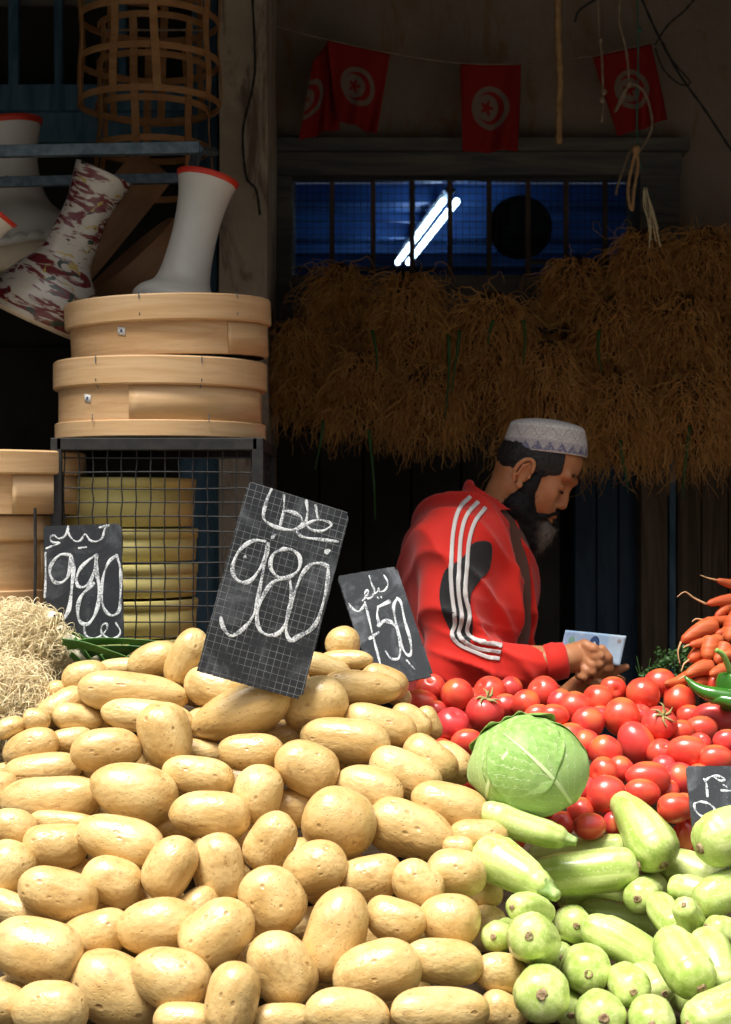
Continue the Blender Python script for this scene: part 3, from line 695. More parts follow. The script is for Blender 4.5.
def relax(iters=120):
    n = len(bodies); own = np.concatenate([[i] * len(b['R']) for i, b in enumerate(bodies)]); C = np.concatenate([b['C'] for b in bodies]); R = np.concatenate([b['R'] for b in bodies])
    ctr = np.array([b['C'].mean(0) for b in bodies]); key = np.array([b['Y0'] for b in bodies]); cam_ = np.array([0, 0, CAMZ])
    fixed = np.array([b['fixed'] for b in bodies]); off = np.zeros(n)
    ray = ctr - cam_; dist0 = np.linalg.norm(ray, axis=1); ray /= dist0[:, None]
    for it in range(iters):
        Cn = C + ray[own] * off[own][:, None]
        D = np.linalg.norm(Cn[:, None] - Cn[None], axis=2); pen = R[:, None] + R[None] - D
        pen[own[:, None] == own[None]] = -1
        I, J = np.where(np.triu(pen > 0.0008))
        mx = np.zeros((n, n)); np.maximum.at(mx, (own[I], own[J]), pen[I, J]); mx = np.maximum(mx, mx.T)
        dd = dist0 + off
        push = np.zeros(n); a_, b_ = np.where(np.triu(mx) > 0)
        for a, b in zip(a_, b_):
            s = -1 if key[a] < key[b] else 1
            p = min(mx[a, b], .02) * .45
            wa, wb = (0.35, 0.65) if s < 0 else (0.65, 0.35)
            if fixed[a]: wa, wb = 0, 1
            if fixed[b]: wa, wb = 1, 0
            push[a] += s * p * wa * 1.3; push[b] -= s * p * wb * 1.3
        off += np.clip(push, -.012, .012); off -= off * (0.010 if it < iters * .7 else 0)
    for i, b in enumerate(bodies):
        v = ray[i] * off[i]; b['C'] = b['C'] + v; b['off'] = off[i]; b['scale'] = (dist0[i] + off[i]) / dist0[i]; b['shift'] = v; b['Y'] = b['Y0'] + v[1]
    return mx.max()
random.seed(1)
relax()
# fillers: unseen or half seen ones lying in the gaps, further into each heap
def inside_heap(kind, px, py):
    if kind == 'potato':
        top = 760 - px * 1.2 if px < 60 else (688 - (px - 60) * .25 if px < 170 else (655 if px < 350 else 655 + (px - 350) * .75))
        right = 470 if py < 850 else 505
        return py > top + 28 and px < right - 10
    if kind == 'tomato':
        return py > 702 and px > max(424, 424 + (py - 730) * .8) and py < 840
    return px > 525 and py > 880
allC = np.concatenate([b['C'] for b in bodies]); allR = np.concatenate([b['R'] for b in bodies])
def try_fill(kind, n, amin, amax, asp, dmin, dmax, tries):
    global allC, allR
    got = 0
    for _ in range(tries):
        px = nr.uniform(0, 735); py = nr.uniform(660, 1030)
        if not inside_heap(kind, px, py): continue
        Y = fillY(kind, px, py) + nr.uniform(dmin, dmax); a = nr.uniform(amin, amax); b_ = a * nr.uniform(*asp); ang = nr.uniform(-40, 40)
        s = Y / F; B = b_ * s; h = (a - b_) * s; c = np.array(P(px, py, Y)); ax = np.array([math.cos(math.radians(ang)), 0, math.sin(math.radians(ang))])
        cs = c[None] + ax[None] * (np.array([-1, -.5, 0, .5, 1]) * h)[:, None]
        if (np.linalg.norm(allC[None] - cs[:, None], axis=2) - allR[None] - B * .95).min() < -0.0015: continue
        if any(m_['kind'] == kind and not m_['filler'] and math.hypot(m_['px'] - px, m_['py'] - py) < m_['a'] * .9 + a * .5 and Y < m_['Y'] + .012 for m_ in bodies): continue
        bd = add_pot(px, py, a, b_, ang, 0, kind, True, Y, 0); bd['scale'] = 1; bd['shift'] = np.zeros(3)
        allC = np.concatenate([allC, bd['C']]); allR = np.concatenate([allR, bd['R']]); got += 1
        if got >= n: break
    return got
print('fill potato', try_fill('potato', 95, 24, 36, (.65, .85), .03, .13, 9000))
print('fill tomato', try_fill('tomato', 75, 13, 17, (.85, 1), .02, .12, 12000))

# ------------------------------------------------------------------ build potatoes and tomatoes
def rowname(n): return ['first', 'second', 'third', 'fourth', 'fifth', 'sixth', 'seventh', 'eighth', 'ninth', 'tenth', 'eleventh', 'twelfth', 'thirteenth', 'fourteenth', 'fifteenth', 'sixteenth', 'seventeenth', 'eighteenth'][n]
def assign_rows(lst, nrows):
    ys = sorted(lst, key=lambda b: -b['py']); k = len(ys) / nrows; rows = {}
    for i, b in enumerate(ys): rows.setdefault(int(i / k), []).append(b)
    for r, l in rows.items():
        l.sort(key=lambda b: b['px'])
        for j, b in enumerate(l): b['row'] = r; b['col'] = j; b['nrow'] = len(l)
vis = [b for b in bodies if b['kind'] == 'potato' and not b['filler']]
assign_rows(vis, 11)
def potshape(b):
    r = b['a'] / b['b']
    sz = 'large' if b['a'] * b['b'] > 1050 else ('small' if b['a'] * b['b'] < 420 else 'medium')
    sh = 'round' if r < 1.25 else ('oval' if r < 1.75 else 'long')
    a = (b['ang'] + 90) % 180 - 90
    t = 'standing upright' if abs(a) > 55 else ('tilted up to the right' if a > 12 else ('tilted down to the right' if a < -12 else 'lying level'))
    return sz, sh, t
seen_lab = set()
LM = {(343, 643): 'small round potato perched behind the tall price board, topmost of the heap', (336, 934): 'big upright oval potato with a dark nick near the bottom centre of the heap',
 (443, 962): 'oval potato with a dark vertical cut on its right end, near the zucchini', (165, 737): 'fat pale potato standing on end on the upper left of the heap', (315, 704): 'round brownish potato touching the bottom right corner of the large chalkboard',
 (240, 712): 'long plump potato lying just below the bottom edge of the large chalkboard', (187, 659): 'upright potato leaning on the lower left edge of the large chalkboard', (134, 693): 'long pitted potato lying level below the green blades at the heap top',
 (340, 822): 'big round potato in the middle of the heap, right of centre', (272, 900): 'round potato jutting out over a pear shaped one low in the heap', (362, 688): 'long potato directly below the small chalkboard reading 750'}
def matrix_of(b, A, B, D):
    c = Vector(b['C'].mean(0)); R = b['rot'].to_4x4(); S = Matrix.Diagonal((A, D, B, 1)); return Matrix.Translation(c) @ R @ S
for i, b in enumerate([b for b in bodies if b['kind'] == 'potato']):
    o = bpy.data.objects.new('potato', PM[i % 12]); COL.objects.link(o); b['obj'] = o
    s = b['Y0'] / F * b['scale']; A, B = b['a'] * s, b['b'] * s
    o.matrix_world = matrix_of(b, A * 1.03, B * 1.03, min(B, A) * .98)
    if b['filler']: tag(o, 'potato sunk in the dark gaps between the outer potatoes of the heap', 'potato', 'potatoes deep inside the heap'); continue
    if (b['px'], b['py']) in LM: lab = LM[(b['px'], b['py'])]
    else:
        sz, sh, t = potshape(b)
        where = f"{rowname(b['col'])} from left in {rowname(b['row'])} row up" if b['row'] else f"{rowname(b['col'])} from left in the bottom row"
        lab = f"{sz} {sh} potato {t}, {where}"
    tag(o, lab, 'potato', 'potatoes heaped on the stall')
vis = [b for b in bodies if b['kind'] == 'tomato' and not b['filler']]
assign_rows(vis, 7)
def calyx(o, mat, sc, c, n=5, L=14):
    Pt = []; Rr = []
    for k in range(n):
        a = 2 * PI * k / n + rng.random(); ln = L * rng.uniform(.7, 1.1)
        pts = [(0.86, 0, 0), (0.90, math.cos(a) * .12, math.sin(a) * .12), (0.97, math.cos(a) * .35, math.sin(a) * .35), (0.93 + rng.uniform(0, .25), math.cos(a + .2) * .55, math.sin(a + .2) * .55), (0.85 + rng.uniform(0, .35), math.cos(a + .35) * .78, math.sin(a + .35) * .78)]
        Pt.append(resample(catmull(pts, 4), 10)); Rr.append(np.r_[np.linspace(.07, .085, 5), np.linspace(.07, .015, 5)])
    Pt.append(resample([(0.8, 0, 0), (1.05, .02, .03), (1.3, .1, .12)], 10)); Rr.append(np.full(10, .055))
    V, Fq = tubes(np.array(Pt), np.array(Rr), 5); return mk('calyx', V, Fq, MT['sepal'], o)
TLM = {(659, 724): 'tomato with dry curled calyx showing, right of the centre', (431, 689): 'tomato at the left end of the heap top, against the red sleeve', (467, 742): 'tomato just above the left shoulder of the cabbage', (714, 717): 'big flattened tomato at the right edge below the green peppers',
 (715, 684): 'small tomato tucked between the long green chillies and the carrots', (684, 838): 'tomato squeezed against the lower left side of the right chalkboard', (636, 743): 'large oval tomato tilted over, middle of the heap', (485, 713): 'large tomato with a curl of dry stem, behind the cabbage'}
for i, b in enumerate([b for b in bodies if b['kind'] == 'tomato']):
    o = bpy.data.objects.new('tomato', TM[i % 6]); COL.objects.link(o); b['obj'] = o
    s = b['Y0'] / F * b['scale']; A, B = b['a'] * s, b['b'] * s; key = (b['px'], b['py'])
    c = Vector(b['C'].mean(0))
    if key in ((659, 724), (485, 713)): dirx = Vector((.15, -.75, .65 if key[0] == 659 else 1.6)).normalized(); 
    else: dirx = Vector((rng.uniform(-.8, .8), rng.uniform(.1, .8) if rng.random() < .72 else -.6, rng.uniform(-.3, 1))).normalized()
    if A / B > 1.14:
        an = math.radians(b['ang']); dirx = Vector((math.cos(an), rng.uniform(-.2, .3), math.sin(an))).normalized()
        if rng.random() < .5: dirx = -dirx
        S = Matrix.Diagonal((A * 1.03, B * 1.03, B * 1.03, 1))
    else: g = math.sqrt(A * B); S = Matrix.Diagonal((g * rng.uniform(.96, 1.02), g * 1.02, g * 1.02, 1))
    R = dirx.to_track_quat('X', 'Z').to_matrix().to_4x4()
    o.matrix_world = Matrix.Translation(c) @ R @ S
    if b['filler']: tag(o, 'tomato lying half buried in the gaps below the top layer', 'tomato', 'tomatoes buried inside the heap'); continue
    if key in TLM: lab = TLM[key]
    else:
        r_ = b['a'] / b['b']; sz = 'large' if b['a'] * b['b'] > 310 else ('small' if b['a'] * b['b'] < 190 else 'medium'); sh = 'round' if r_ < 1.1 else 'oval'
        lab = f"{sz} {sh} red tomato, {rowname(b['col'])} from left in {'the front row' if b['row'] == 0 else rowname(b['row']) + ' row back'}"
    tag(o, lab, 'tomato', 'tomatoes heaped behind the cabbage')
    if key in ((659, 724), (485, 713)) : calyx(o, None, 1, c, 6)
# ------------------------------------------------------------------ zucchini
ZL = ['fat pale zucchini leaning out over the tomatoes, blossom end down, touching the heap centre', 'fat pale zucchini with green stem end, beside the potatoes on the upper left', 'thick pale zucchini lying level below the slim one, left of the leaning fat one',
'slim curved zucchini lying behind the thick level one', 'slim ridged zucchini under the cabbage, stem end pointing right', 'short zucchini end on, just below the thick level one', 'green zucchini lying behind the leaning fat one, on its right',
'fat pale zucchini at the right edge in front of the chalkboard', 'pale zucchini entering from the right edge, second below the chalkboard', 'small bent zucchini standing on end near the right edge', 'green zucchini at the right edge below the small bent one',
'short green zucchini beside the potatoes, under the one with green stem', 'small zucchini end on, touching the potatoes, leftmost of the heap', 'round zucchini end on with brown scar, right of the smallest one', 'zucchini end on with a hooked green stem behind it, upper middle',
'long pale zucchini slanting down to the right through the heap middle', 'large zucchini end on, directly left below the long slanting one', 'largest zucchini end seen face on, at the lower left of the heap', 'zucchini end on at the bottom edge, between two round ends',
'zucchini end on tucked below the long slanting one', 'fat curved zucchini with a small dark spot, right of the long slanting one', 'green zucchini squeezed along the right side of the fat spotted one', 'zucchini end on cut by the bottom edge, right of centre',
'pale zucchini in the bottom right corner with a brown stem', 'shaded green zucchini lying behind the long slanting one', 'dark shaded zucchini deep below the thick level one', 'shaded zucchini deep between the long slanting and the spotted one',
'shaded zucchini end deep between the round ends on the left', 'shaded zucchini deep above the fat spotted one', 'shaded zucchini under the middle of the long slanting one', 'shaded zucchini deep behind the small bent one', 'shaded zucchini deep left of the short one seen end on', 'shaded zucchini deep right of the fat spotted one', 'shaded zucchini deep below the fat spotted one', 'shaded zucchini deep between the largest end and the bottom one']
zi = 0
for b in bodies:
    if b['kind'] != 'zucchini': continue
    sh = b['shift']; pts = np.array(b['pts']) + sh; rr = b['rr'] * b['scale']
    c = pts.mean(0); ax = pts[0] - pts[-1]; ax /= np.linalg.norm(ax)           # local +z = towards near end
    q = Vector(ax).to_track_quat('Z', 'Y'); M = Matrix.Translation(Vector(c)) @ q.to_matrix().to_4x4(); Mi = np.array(M.inverted())
    lp = (np.c_[pts, np.ones(len(pts))] @ Mi.T)[:, :3]
    # extend the rounded ends
    K = 26; cl = resample(lp[::-1], K)                                        # far -> near
    rad = np.interp(np.linspace(0, 1, K), np.linspace(0, 1, 8), rr[::-1])
    arc = np.r_[0, np.cumsum(np.linalg.norm(np.diff(cl, axis=0), axis=1))]; Lz = arc[-1]
    def rounded(s0, r0, flat):
        return 0
    rows = []; rws = []
    d0 = (cl[0] - cl[1]) / np.linalg.norm(cl[0] - cl[1]); d1 = (cl[-1] - cl[-2]) / np.linalg.norm(cl[-1] - cl[-2])
    e0 = 0.95; e1 = 0.72 if b['typ'] == 'scar' else 0.95
    kk = np.linspace(0, 1, K); rad = rad * (1 - .10 * np.exp(-((1 - kk) / .08) ** 2) - .12 * np.exp(-(kk / .08) ** 2)) * 1.04
    for k in range(8):
        t = math.radians(82 - k * 82 / 8); rows.append(cl[0] + d0 * rad[0] * e0 * math.sin(t)); rws.append(rad[0] * math.cos(t) ** (.8))
    for k in range(K): rows.append(cl[k]); rws.append(rad[k])
    for k in range(1, 10):
        t = math.radians(k * 84 / 9); rows.append(cl[-1] + d1 * rad[-1] * e1 * math.sin(t)); rws.append(rad[-1] * math.cos(t) ** (.9 if b['typ'] == 'scar' else 1.0))
    rows = np.array(rows); rws = np.array(rws); s_ = 28
    V, Fq = tubes(rows[None], rws[None], s_)
    Vn = V.reshape(len(rows), s_, 3); a_ = np.arange(s_) * 2 * PI / s_
    lob = 1 + 0.018 * np.cos(a_ * 5 + zi) + 0.012 * np.cos(a_ * 8 + zi * 2)
    V = (rows[:, None] + (Vn - rows[:, None]) * lob[None, :, None]).reshape(-1, 3)
    V = V + 0.0012 * vnoise(V, zi, 60)[:, None]
    Fl = [tuple(f) for f in Fq] + [tuple(range(s_))[::-1], tuple((len(rows) - 1) * s_ + i for i in range(s_))]
    o = mk('zucchini', V, Fl, MT['zucchini']); o.matrix_world = M
    b['obj'] = o; tag(o, ZL[zi], 'zucchini', 'zucchini heaped at the right front')
    tip = rows[-1]; qd = Vector(d1).to_track_quat('Z', 'Y').to_matrix().to_4x4()
    if b['typ'] == 'scar':
        r = max(0.0035, rad[-1] * .17); mb = MB(); prof = [(r * 1.5, -r * .5), (r * 1.25, r * .1), (r, r * .45), (r * .6, r * .2), (r * .2, r * .35)]
        V2, F2 = lathe(prof, 10, False, True); V2 = np.array(V2); V2[:, :2] *= (1 + .35 * vnoise(V2 * 300 + zi, zi, 1.0))[:, None]; V2[:, 2] += r * .5 * vnoise(V2 * 400, zi + 4, 1.0)
        V2 = [Matrix.Translation(Vector(tip)) @ qd @ Vector(v) for v in V2]; mk('blossom_scar', V2, F2, MT['scar'], o)
    else:
        rs = rad[-1] * .42; L = rad[-1] * .9; n5 = 15; ring = []
        V2 = []; 
        for j in range(7):
            t = j / 6; r = rs * (1.75 - 1.0 * t ** .5) if j < 6 else rs * .7; 
            for i in range(n5): a = 2 * PI * i / n5; k = 1 + .18 * (1 if i % 3 == 0 else -.3); V2.append((r * k * math.cos(a), r * k * math.sin(a), -L * .35 + L * 1.2 * t))
        F2 = [(j * n5 + i, j * n5 + (i + 1) % n5, (j + 1) * n5 + (i + 1) % n5, (j + 1) * n5 + i) for j in range(6) for i in range(n5)] + [tuple(6 * n5 + i for i in range(n5))]
        V2 = [Matrix.Translation(Vector(tip)) @ qd @ Vector(v) for v in V2]; mk('stem', V2, F2, MT['zstem'], o)
    zi += 1

# ------------------------------------------------------------------ cabbage
cc = P(530, 769, Yc)
def leaf(R, base, up, width, length, rad, ruffle, lift, seed, nu=40, nv=44, tear=0):
    """leaf wrapped round a sphere: base/up unit vectors; returns verts, faces, uv"""
    base = Vector(base).normalized(); up = Vector(up); up = (up - base * up.dot(base)).normalized(); side = base.cross(up)
    V = []; UV = []
    for j in range(nv):
        v = j / (nv - 1); th = v * length
        w = width * math.sin(PI * min(1, v * .80 + .13)) ** .55 if v > 0 else width * .5
        d = base * math.cos(th) + up * math.sin(th); 
        for i in range(nu):
            u = -1 + 2 * i / (nu - 1); ph = u * w; q = d * math.cos(ph) + side * math.sin(ph)
            edge = max(abs(u), max(0, (v - .75) / .25) * .98) 
            vein = math.exp(-(u / .05) ** 2) * (1 - v) * .02
            r = rad + lift * edge ** 4 + ruffle * edge ** 6 * math.sin(u * 9 + v * 13 + seed) * .7 + ruffle * .35 * math.sin(u * 5 + v * 7 + seed * 2) * (0.3 + edge) + vein
            V.append(q * r); UV.append(((u + 1) / 2, v))
    Fc = [(j * nu + i, j * nu + i + 1, (j + 1) * nu + i + 1, (j + 1) * nu + i) for j in range(nv - 1) for i in range(nu - 1)]
    return V, Fc, UV
cab = empty('cabbage', cc); tag(cab, 'round green cabbage sitting between the tomatoes and the zucchini', 'cabbage')
cab.scale = (CABR * 1.03, CABR * .95, CABR * .90)
V, Fl = lathe([(math.sin(PI * k / 20) * .9, -math.cos(PI * k / 20) * .9) for k in range(21)], 40)
mk('heart', V, Fl, MT['cabbage'], cab, uv=[(.5, .5)] * len(V))
leaves = [((-.55, -.35, -.75), (-.3, -.5, 1), 1.15, 2.25, .93, .02, .015, 1), ((.75, -.25, -.6), (.2, -.5, 1), 1.1, 2.0, .935, .02, .02, 2), ((.15, -.75, -.65), (-.25, 0, 1), .9, 1.9, .955, .02, .02, 3),
 ((-.75, -.45, -.50), (.4, -.3, 1), .95, 2.05, .97, .025, .035, 5), ((.62, -.62, -.55), (-.75, -.3, 1.0), .92, 1.95, .985, .03, .03, 8), ((.2, .8, -.5), (0, .2, 1), 1.2, 2.2, .95, .02, .02, 4), ((-.2, .9, .3), (-.3, -.6, 1), .8, 1.3, .99, .05, .07, 9)]
for k, (ba, up, wd_, ln, rad, ruf, lift, sd_) in enumerate(leaves):
    V, Fc, UV = leaf(1, ba, up, wd_, ln, rad, ruf, lift, sd_)
    o = mk('leaf', V, Fc, MT['cabbage'], cab, uv=UV); md = o.modifiers.new('thick', 'SOLIDIFY'); md.thickness = 0.012; md.offset = 0
# ================================================================== chalkboards
def chalkboard(tl, tr, bl, Yb, lean, label, mat, strokes, scale, org, wch, depth=0.004, yaw=0.0):
    """tl,tr,bl pixels give the board's size and roll; Yb depth of its foot, lean = extra depth at the top"""
    TLp = P(tl[0], tl[1], Yb + lean); BLp = P(bl[0], bl[1], Yb); TRp = P(tr[0], tr[1], Yb + lean + yaw)
    up = (TLp - BLp); h = up.length; z = up.normalized(); x = (TRp - TLp); x = (x - z * x.dot(z)); w = x.length; x.normalize(); y = z.cross(x)   # y points away from camera
    R = Matrix((x, y, z)).transposed(); c = BLp + x * w / 2
    root = empty('chalkboard', c); root.rotation_euler = R.to_euler(); tag(root, label, 'chalkboard')
    # slab with slightly uneven outline
    ol = []; n = 36; r = random.Random(int(w * 1e5))
    for k in range(n): ol.append((-w / 2 + w * k / n, 0))
    for k in range(n): ol.append((w / 2, h * k / n))
    for k in range(n): ol.append((w / 2 - w * k / n, h))
    for k in range(n): ol.append((-w / 2, h - h * k / n))
    ol = [(a + r.uniform(-.0005, .0005), b + r.uniform(-.0005, .0005)) for a, b in ol]
    for i, cut in ((n * 2, .004), (n, .006), (n * 3, .002)): ol[i] = (ol[i][0] * (1 - cut / (w / 2)), ol[i][1] - cut * (1 if ol[i][1] > h / 2 else -1))
    m = len(ol); V = [(a, 0, b) for a, b in ol] + [(a, depth, b) for a, b in ol]
    Fc = [tuple(range(m))[::1], tuple(m + i for i in range(m))[::-1]] + [(i, i + m, (i + 1) % m + m, (i + 1) % m)[::-1] for i in range(m)]
    mk('slate', V, Fc, mat, root, smooth=False)
    # chalk strokes, flattened bead standing just proud of the slate
    Mi = Matrix.LocRotScale(c, R, None).inverted(); camp = Vector((0, 0, CAMZ))
    def onb(px, py):
        d = P(px, py, 1.0) - camp; t = (c - camp).dot(y) / d.dot(y); return Mi @ (camp + d * t)
    Vs = []; Fs = []; nn = 0
    for s in strokes:
        wd_ = wch
        if isinstance(s, tuple): wd_ = wch * s[0]; s = s[1]
        pts = [onb(org[0] + a / scale, org[1] + b / scale) for a, b in s]
        pts = [Vector((p.x, 0, p.z)) for p in pts]
        cu = catmull(pts, 8) if len(pts) > 2 else catmull(pts, 6)
        if len(cu) < 2: continue
        hw = [wd_ * (0.85 + .25 * math.sin(i * .37 + len(s))) / 2 for i in range(len(cu))]
        for i, p in enumerate(cu):
            a = cu[max(0, i - 1)]; b = cu[min(len(cu) - 1, i + 1)]; t = (b - a); t.normalize(); nrm = Vector((t.z, 0, -t.x))
            for q, dy in ((-1, 0), (-.55, -.0003), (.55, -.0003), (1, 0)): Vs.append(p + nrm * hw[i] * q + Vector((0, dy - .0002, 0)))
        k = len(cu)
        for i in range(k - 1):
            for q in range(3): Fs.append((nn + i * 4 + q, nn + i * 4 + q + 1, nn + (i + 1) * 4 + q + 1, nn + (i + 1) * 4 + q))
        for e0 in (0, k - 1):   # round ends
            b0 = nn + e0 * 4
        nn += k * 4
        for e0, sg in ((0, 1), (k - 1, -1)):
            ctr = cu[e0]; ci = len(Vs); Vs.append(ctr + Vector((0, -.0004, 0)))
            for j in range(9): an = 2 * PI * j / 9; Vs.append(ctr + Vector((math.cos(an), 0, math.sin(an))) * hw[e0] + Vector((0, -.0002, 0)))
            for j in range(9): Fs.append((ci, ci + 1 + j, ci + 1 + (j + 1) % 9))
            nn += 10
    o = mk('chalk_writing', Vs, Fs, MT['chalk'], root)
    return root
S_BIG = [(.9, [(350,62),(330,110),(316,180),(345,212),(400,232),(450,235),(482,212),(475,180),(440,160),(400,152)]), (.7, [(405,88),(403,150),(388,215)]), (.8, [(500,112),(505,160),(495,210),(465,235),(463,250),(490,268),(550,276),(635,286)]),
 (.7, [(497,212),(540,195),(590,200),(607,218),(570,240),(525,236),(497,214)]), (.7, [(540,132),(550,190)]), (.9, [(355,268),(366,258)]), (1.3, [(588,330),(598,325)]), (.8, [(236,352),(242,355)]),
 [(322,285),(270,283),(215,322),(184,385),(190,435),(225,462),(265,450),(305,395),(332,330),(335,298)], [(335,298),(315,410),(292,530),(275,600),(235,655),(180,692),(145,660),(132,612)],
 [(400,318),(358,342),(346,395),(378,438),(422,440),(466,408),(472,355),(440,322),(400,318)], [(402,446),(352,465),(310,530),(288,605),(300,665),(345,690),(392,670),(425,600),(436,520),(430,455)],
 [(592,392),(560,380),(520,385),(480,430),(445,520),(420,600),(414,675),(436,712),(480,692),(540,640),(575,540),(592,450),(594,395)], (1.2, [(450,705),(485,680)])]
chalkboard((249, 481), (350, 514), (197, 671), 2.462, 0.055, 'large tilted chalkboard price sign reading 980, planted on top of the potatoes', MT['slate_grid'], S_BIG, 4.3, (190, 475), 0.0062, yaw=.045)
S_750 = [(.8, [(270,125),(290,190),(312,245),(290,292),(252,302),(236,262),(256,236),(262,262),(236,300),(215,322)]), (.8, [(300,272),(335,250),(345,225),(352,250),(390,240),(415,200),(410,160),(385,120)]), (.8, [(338,296),(342,302)]), (.8, [(363,292),(367,299)]),
 [(110,345),(140,385),(185,405),(215,380),(240,335)], [(235,330),(260,430),(290,560),(330,720),(360,830)], (1.3, [(275,618),(345,568)]), (1.6, [(425,328),(345,368)]), (1.1, [(340,368),(332,430),(345,500)]), (2.0, [(345,515),(390,480),(440,488)]),
 (1.1, [(440,488),(480,530),(505,620),(515,700),(500,775),(440,775),(400,720)]), (1.3, [(490,300),(462,360),(470,440),(500,580),(535,700),(575,750),(600,725),(590,620),(550,480),(520,340),(490,300)]), (.8, [(565,790),(625,858)])]
chalkboard((337.5, 576), (397, 568.5), (374, 688), 2.735, 0.075, 'small smeared chalkboard price sign reading 750, between the potatoes and the man', MT['slate_smear'], S_750, 7.88, (335, 560), 0.0042, yaw=.045)
S_L = [(.8, [(60,245),(110,225),(160,205),(105,198),(90,165),(118,148),(150,172),(200,150),(220,80),(225,140),(268,190),(312,185),(345,140),(378,182),(420,195),(468,170),(490,100),(520,75),(450,92)]), (.8, [(300,242),(355,235)]), (.9, [(55,275),(56,450),(50,600)]),
 (1.3, [(230,290),(160,292),(98,360),(88,430),(122,490),(180,490),(225,430),(238,300)]), (1.6, [(245,300),(258,400),(245,550),(228,680),(192,755)]), (1.3, [(430,290),(370,330),(310,390),(282,460),(292,518),(340,525),(385,480),(412,400),(430,295)]),
 (1.5, [(425,310),(430,420),(445,520),(442,640),(410,740),(360,798),(305,775),(290,690),(312,600),(360,545),(405,500)]), (1.2, [(575,295),(520,340),(482,430),(465,540),(472,650),(500,710),(545,735),(592,700),(602,600),(606,480),(600,380),(575,295)]),
 (.8, [(335,820),(350,880),(400,900),(450,890),(500,840),(502,795),(470,808),(465,862),(520,900),(580,890),(602,850),(570,790)])]
chalkboard((43.5, 526), (121.5, 527), (45.5, 646), 2.84, 0.02, 'dark chalkboard price sign reading 980, hanging in front of the yellow sieves', MT['slate'], S_L, 7.31, (38, 515), 0.0044)
S_R = [[(235,235),(255,280),(268,400)], [(245,250),(290,218),(340,203),(400,212),(437,240),(390,250),(335,215)], (1.0, [(405,345),(495,352)]), (.7, [(420,290),(460,315)]), [(180,458),(140,478),(150,540),(200,590),(250,600),(318,560),(335,522),(280,475),(215,456),(180,458)]]
chalkboard((686, 766), (752, 773), (694, 846), 2.41, 0.05, 'chalkboard stuck between the tomatoes and the zucchini at the right edge', MT['slate_smear'], S_R, 9.75, (680, 755), 0.0036)

# ================================================================== sieves, crate, yellow sieves
def sieve(label, px, ytop, Yc, rad, hoop, body, base, z0, tilt=(0, 0, 0), group=None, mats_=('sieve', 'sieve2'), sticker=None, staples=()):
    """round bentwood sieve: thin wooden wall, thicker hoop round the top (and foot), mesh inside"""
    c = P(px, 512, Yc); root = empty('wooden_sieve', (c.x, Yc, z0)); root.rotation_euler = tilt; tag(root, label, 'sieve', group)
    hgt = body + hoop; t = 0.006; n = 72
    def ring(z0_, z1_, r0, r1, bev=0.0015, seam=None): return MB().lathe([(r1 - bev, z0_), (r1, z0_ + bev), (r1, z1_ - bev), (r1 - bev, z1_), (r0, z1_), (r0, z0_), (r1 - bev, z0_)], n)
    ring(base * .6, hgt - .004, rad - .010 - t, rad - .010).build('wall', MT[mats_[0]], root, True).data.set_sharp_from_angle(angle=.5)
    ring(hgt - hoop, hgt, rad - .010, rad, .003).build('hoop', MT[mats_[1]], root, True).data.set_sharp_from_angle(angle=.5)
    if base: ring(0, base, rad - .010, rad - .003, .002).build('hoop', MT[mats_[1]], root, True).data.set_sharp_from_angle(angle=.5)
    V, Fl = lathe([(0.0, .012), (rad - .014, .012), (rad - .014, .015), (0, .015)], n); mk('screen', V, Fl, MT['steel'], root)
    for (a, z) in staples:
        a = math.radians(a); r = rad + .0015; m = MB()
        for dz in (.5, -.6): m.tube([(r * math.cos(a), r * math.sin(a), z + .004 * dz + hoop * dz * .4), ((r - (.0 if dz > 0 else .007)) * math.cos(a), (r - (.0 if dz > 0 else .007)) * math.sin(a), z + hoop * dz)], .0009, 5)
        m.build('staple', MT['steel'], root)
    # overlapped end of the bent board
    a0 = math.radians(-100 if label.startswith('lower') else -60); V = []; 
    for i in range(19):
        a = a0 + i * (.09 if label.startswith('lower') else .05)
        for (z, ) in ((base,), (hgt - hoop,)):
            V.append(((rad - .0075) * math.cos(a), (rad - .0075) * math.sin(a), z + .001))
    Fc = [(2 * i, 2 * i + 2, 2 * i + 3, 2 * i + 1) for i in range(18)]
    o = mk('board_overlap', V, Fc, MT[mats_[1]], root); md = o.modifiers.new('t', 'SOLIDIFY'); md.thickness = .0012
    if sticker:
        a = math.radians(sticker[0]); r = rad - .0085; V = []
        for (da, dz) in ((-.04, -.006), (.04, -.009), (.04, .005), (-.04, .008)): V.append((r * math.cos(a + da), r * math.sin(a + da), sticker[1] + dz))
        o = mk('paper_label', V, [(0, 1, 2, 3)], MT['paper'], root); md = o.modifiers.new('t', 'SOLIDIFY'); md.thickness = .0006
        V = [((r + .0006) * math.cos(a + da), (r + .0006) * math.sin(a + da), sticker[1] + dz) for (da, dz) in ((-.014, -.0025), (.010, -.0025), (.014, .0025), (-.010, .0025))]
        mk('ink_mark', V, [(0, 1, 2, 3)], MT['ink'], root)
    return root
ZT = 1.634   # top of the crate
sieve('lower pale wooden sieve, directly on top of the black wire crate', 161, 0, 3.12, .2, .052, .052 + .04, .030, ZT, (0, 0, 0), 'wooden sieves stacked on the crate', staples=((-118, .118), (-62, .118), (-120, .014), (-58, .014)), sticker=(-126, .07))
sieve('upper wooden sieve resting slightly askew on another one, under the white drum', 170, 0, 3.12, .193, .048, .060, 0, ZT + .150, (math.radians(1), math.radians(-2.2), .2), 'wooden sieves stacked on the crate', staples=((-110, .088), (-55, .088)), sticker=(-122, .045))
sieve('wooden sieve at the left edge, topmost of the pair beside the chalkboard', -19, 0, 3.02, .189, .042, .070, 0, 1.496, (0, 0, 0), 'wooden sieves at the left edge')
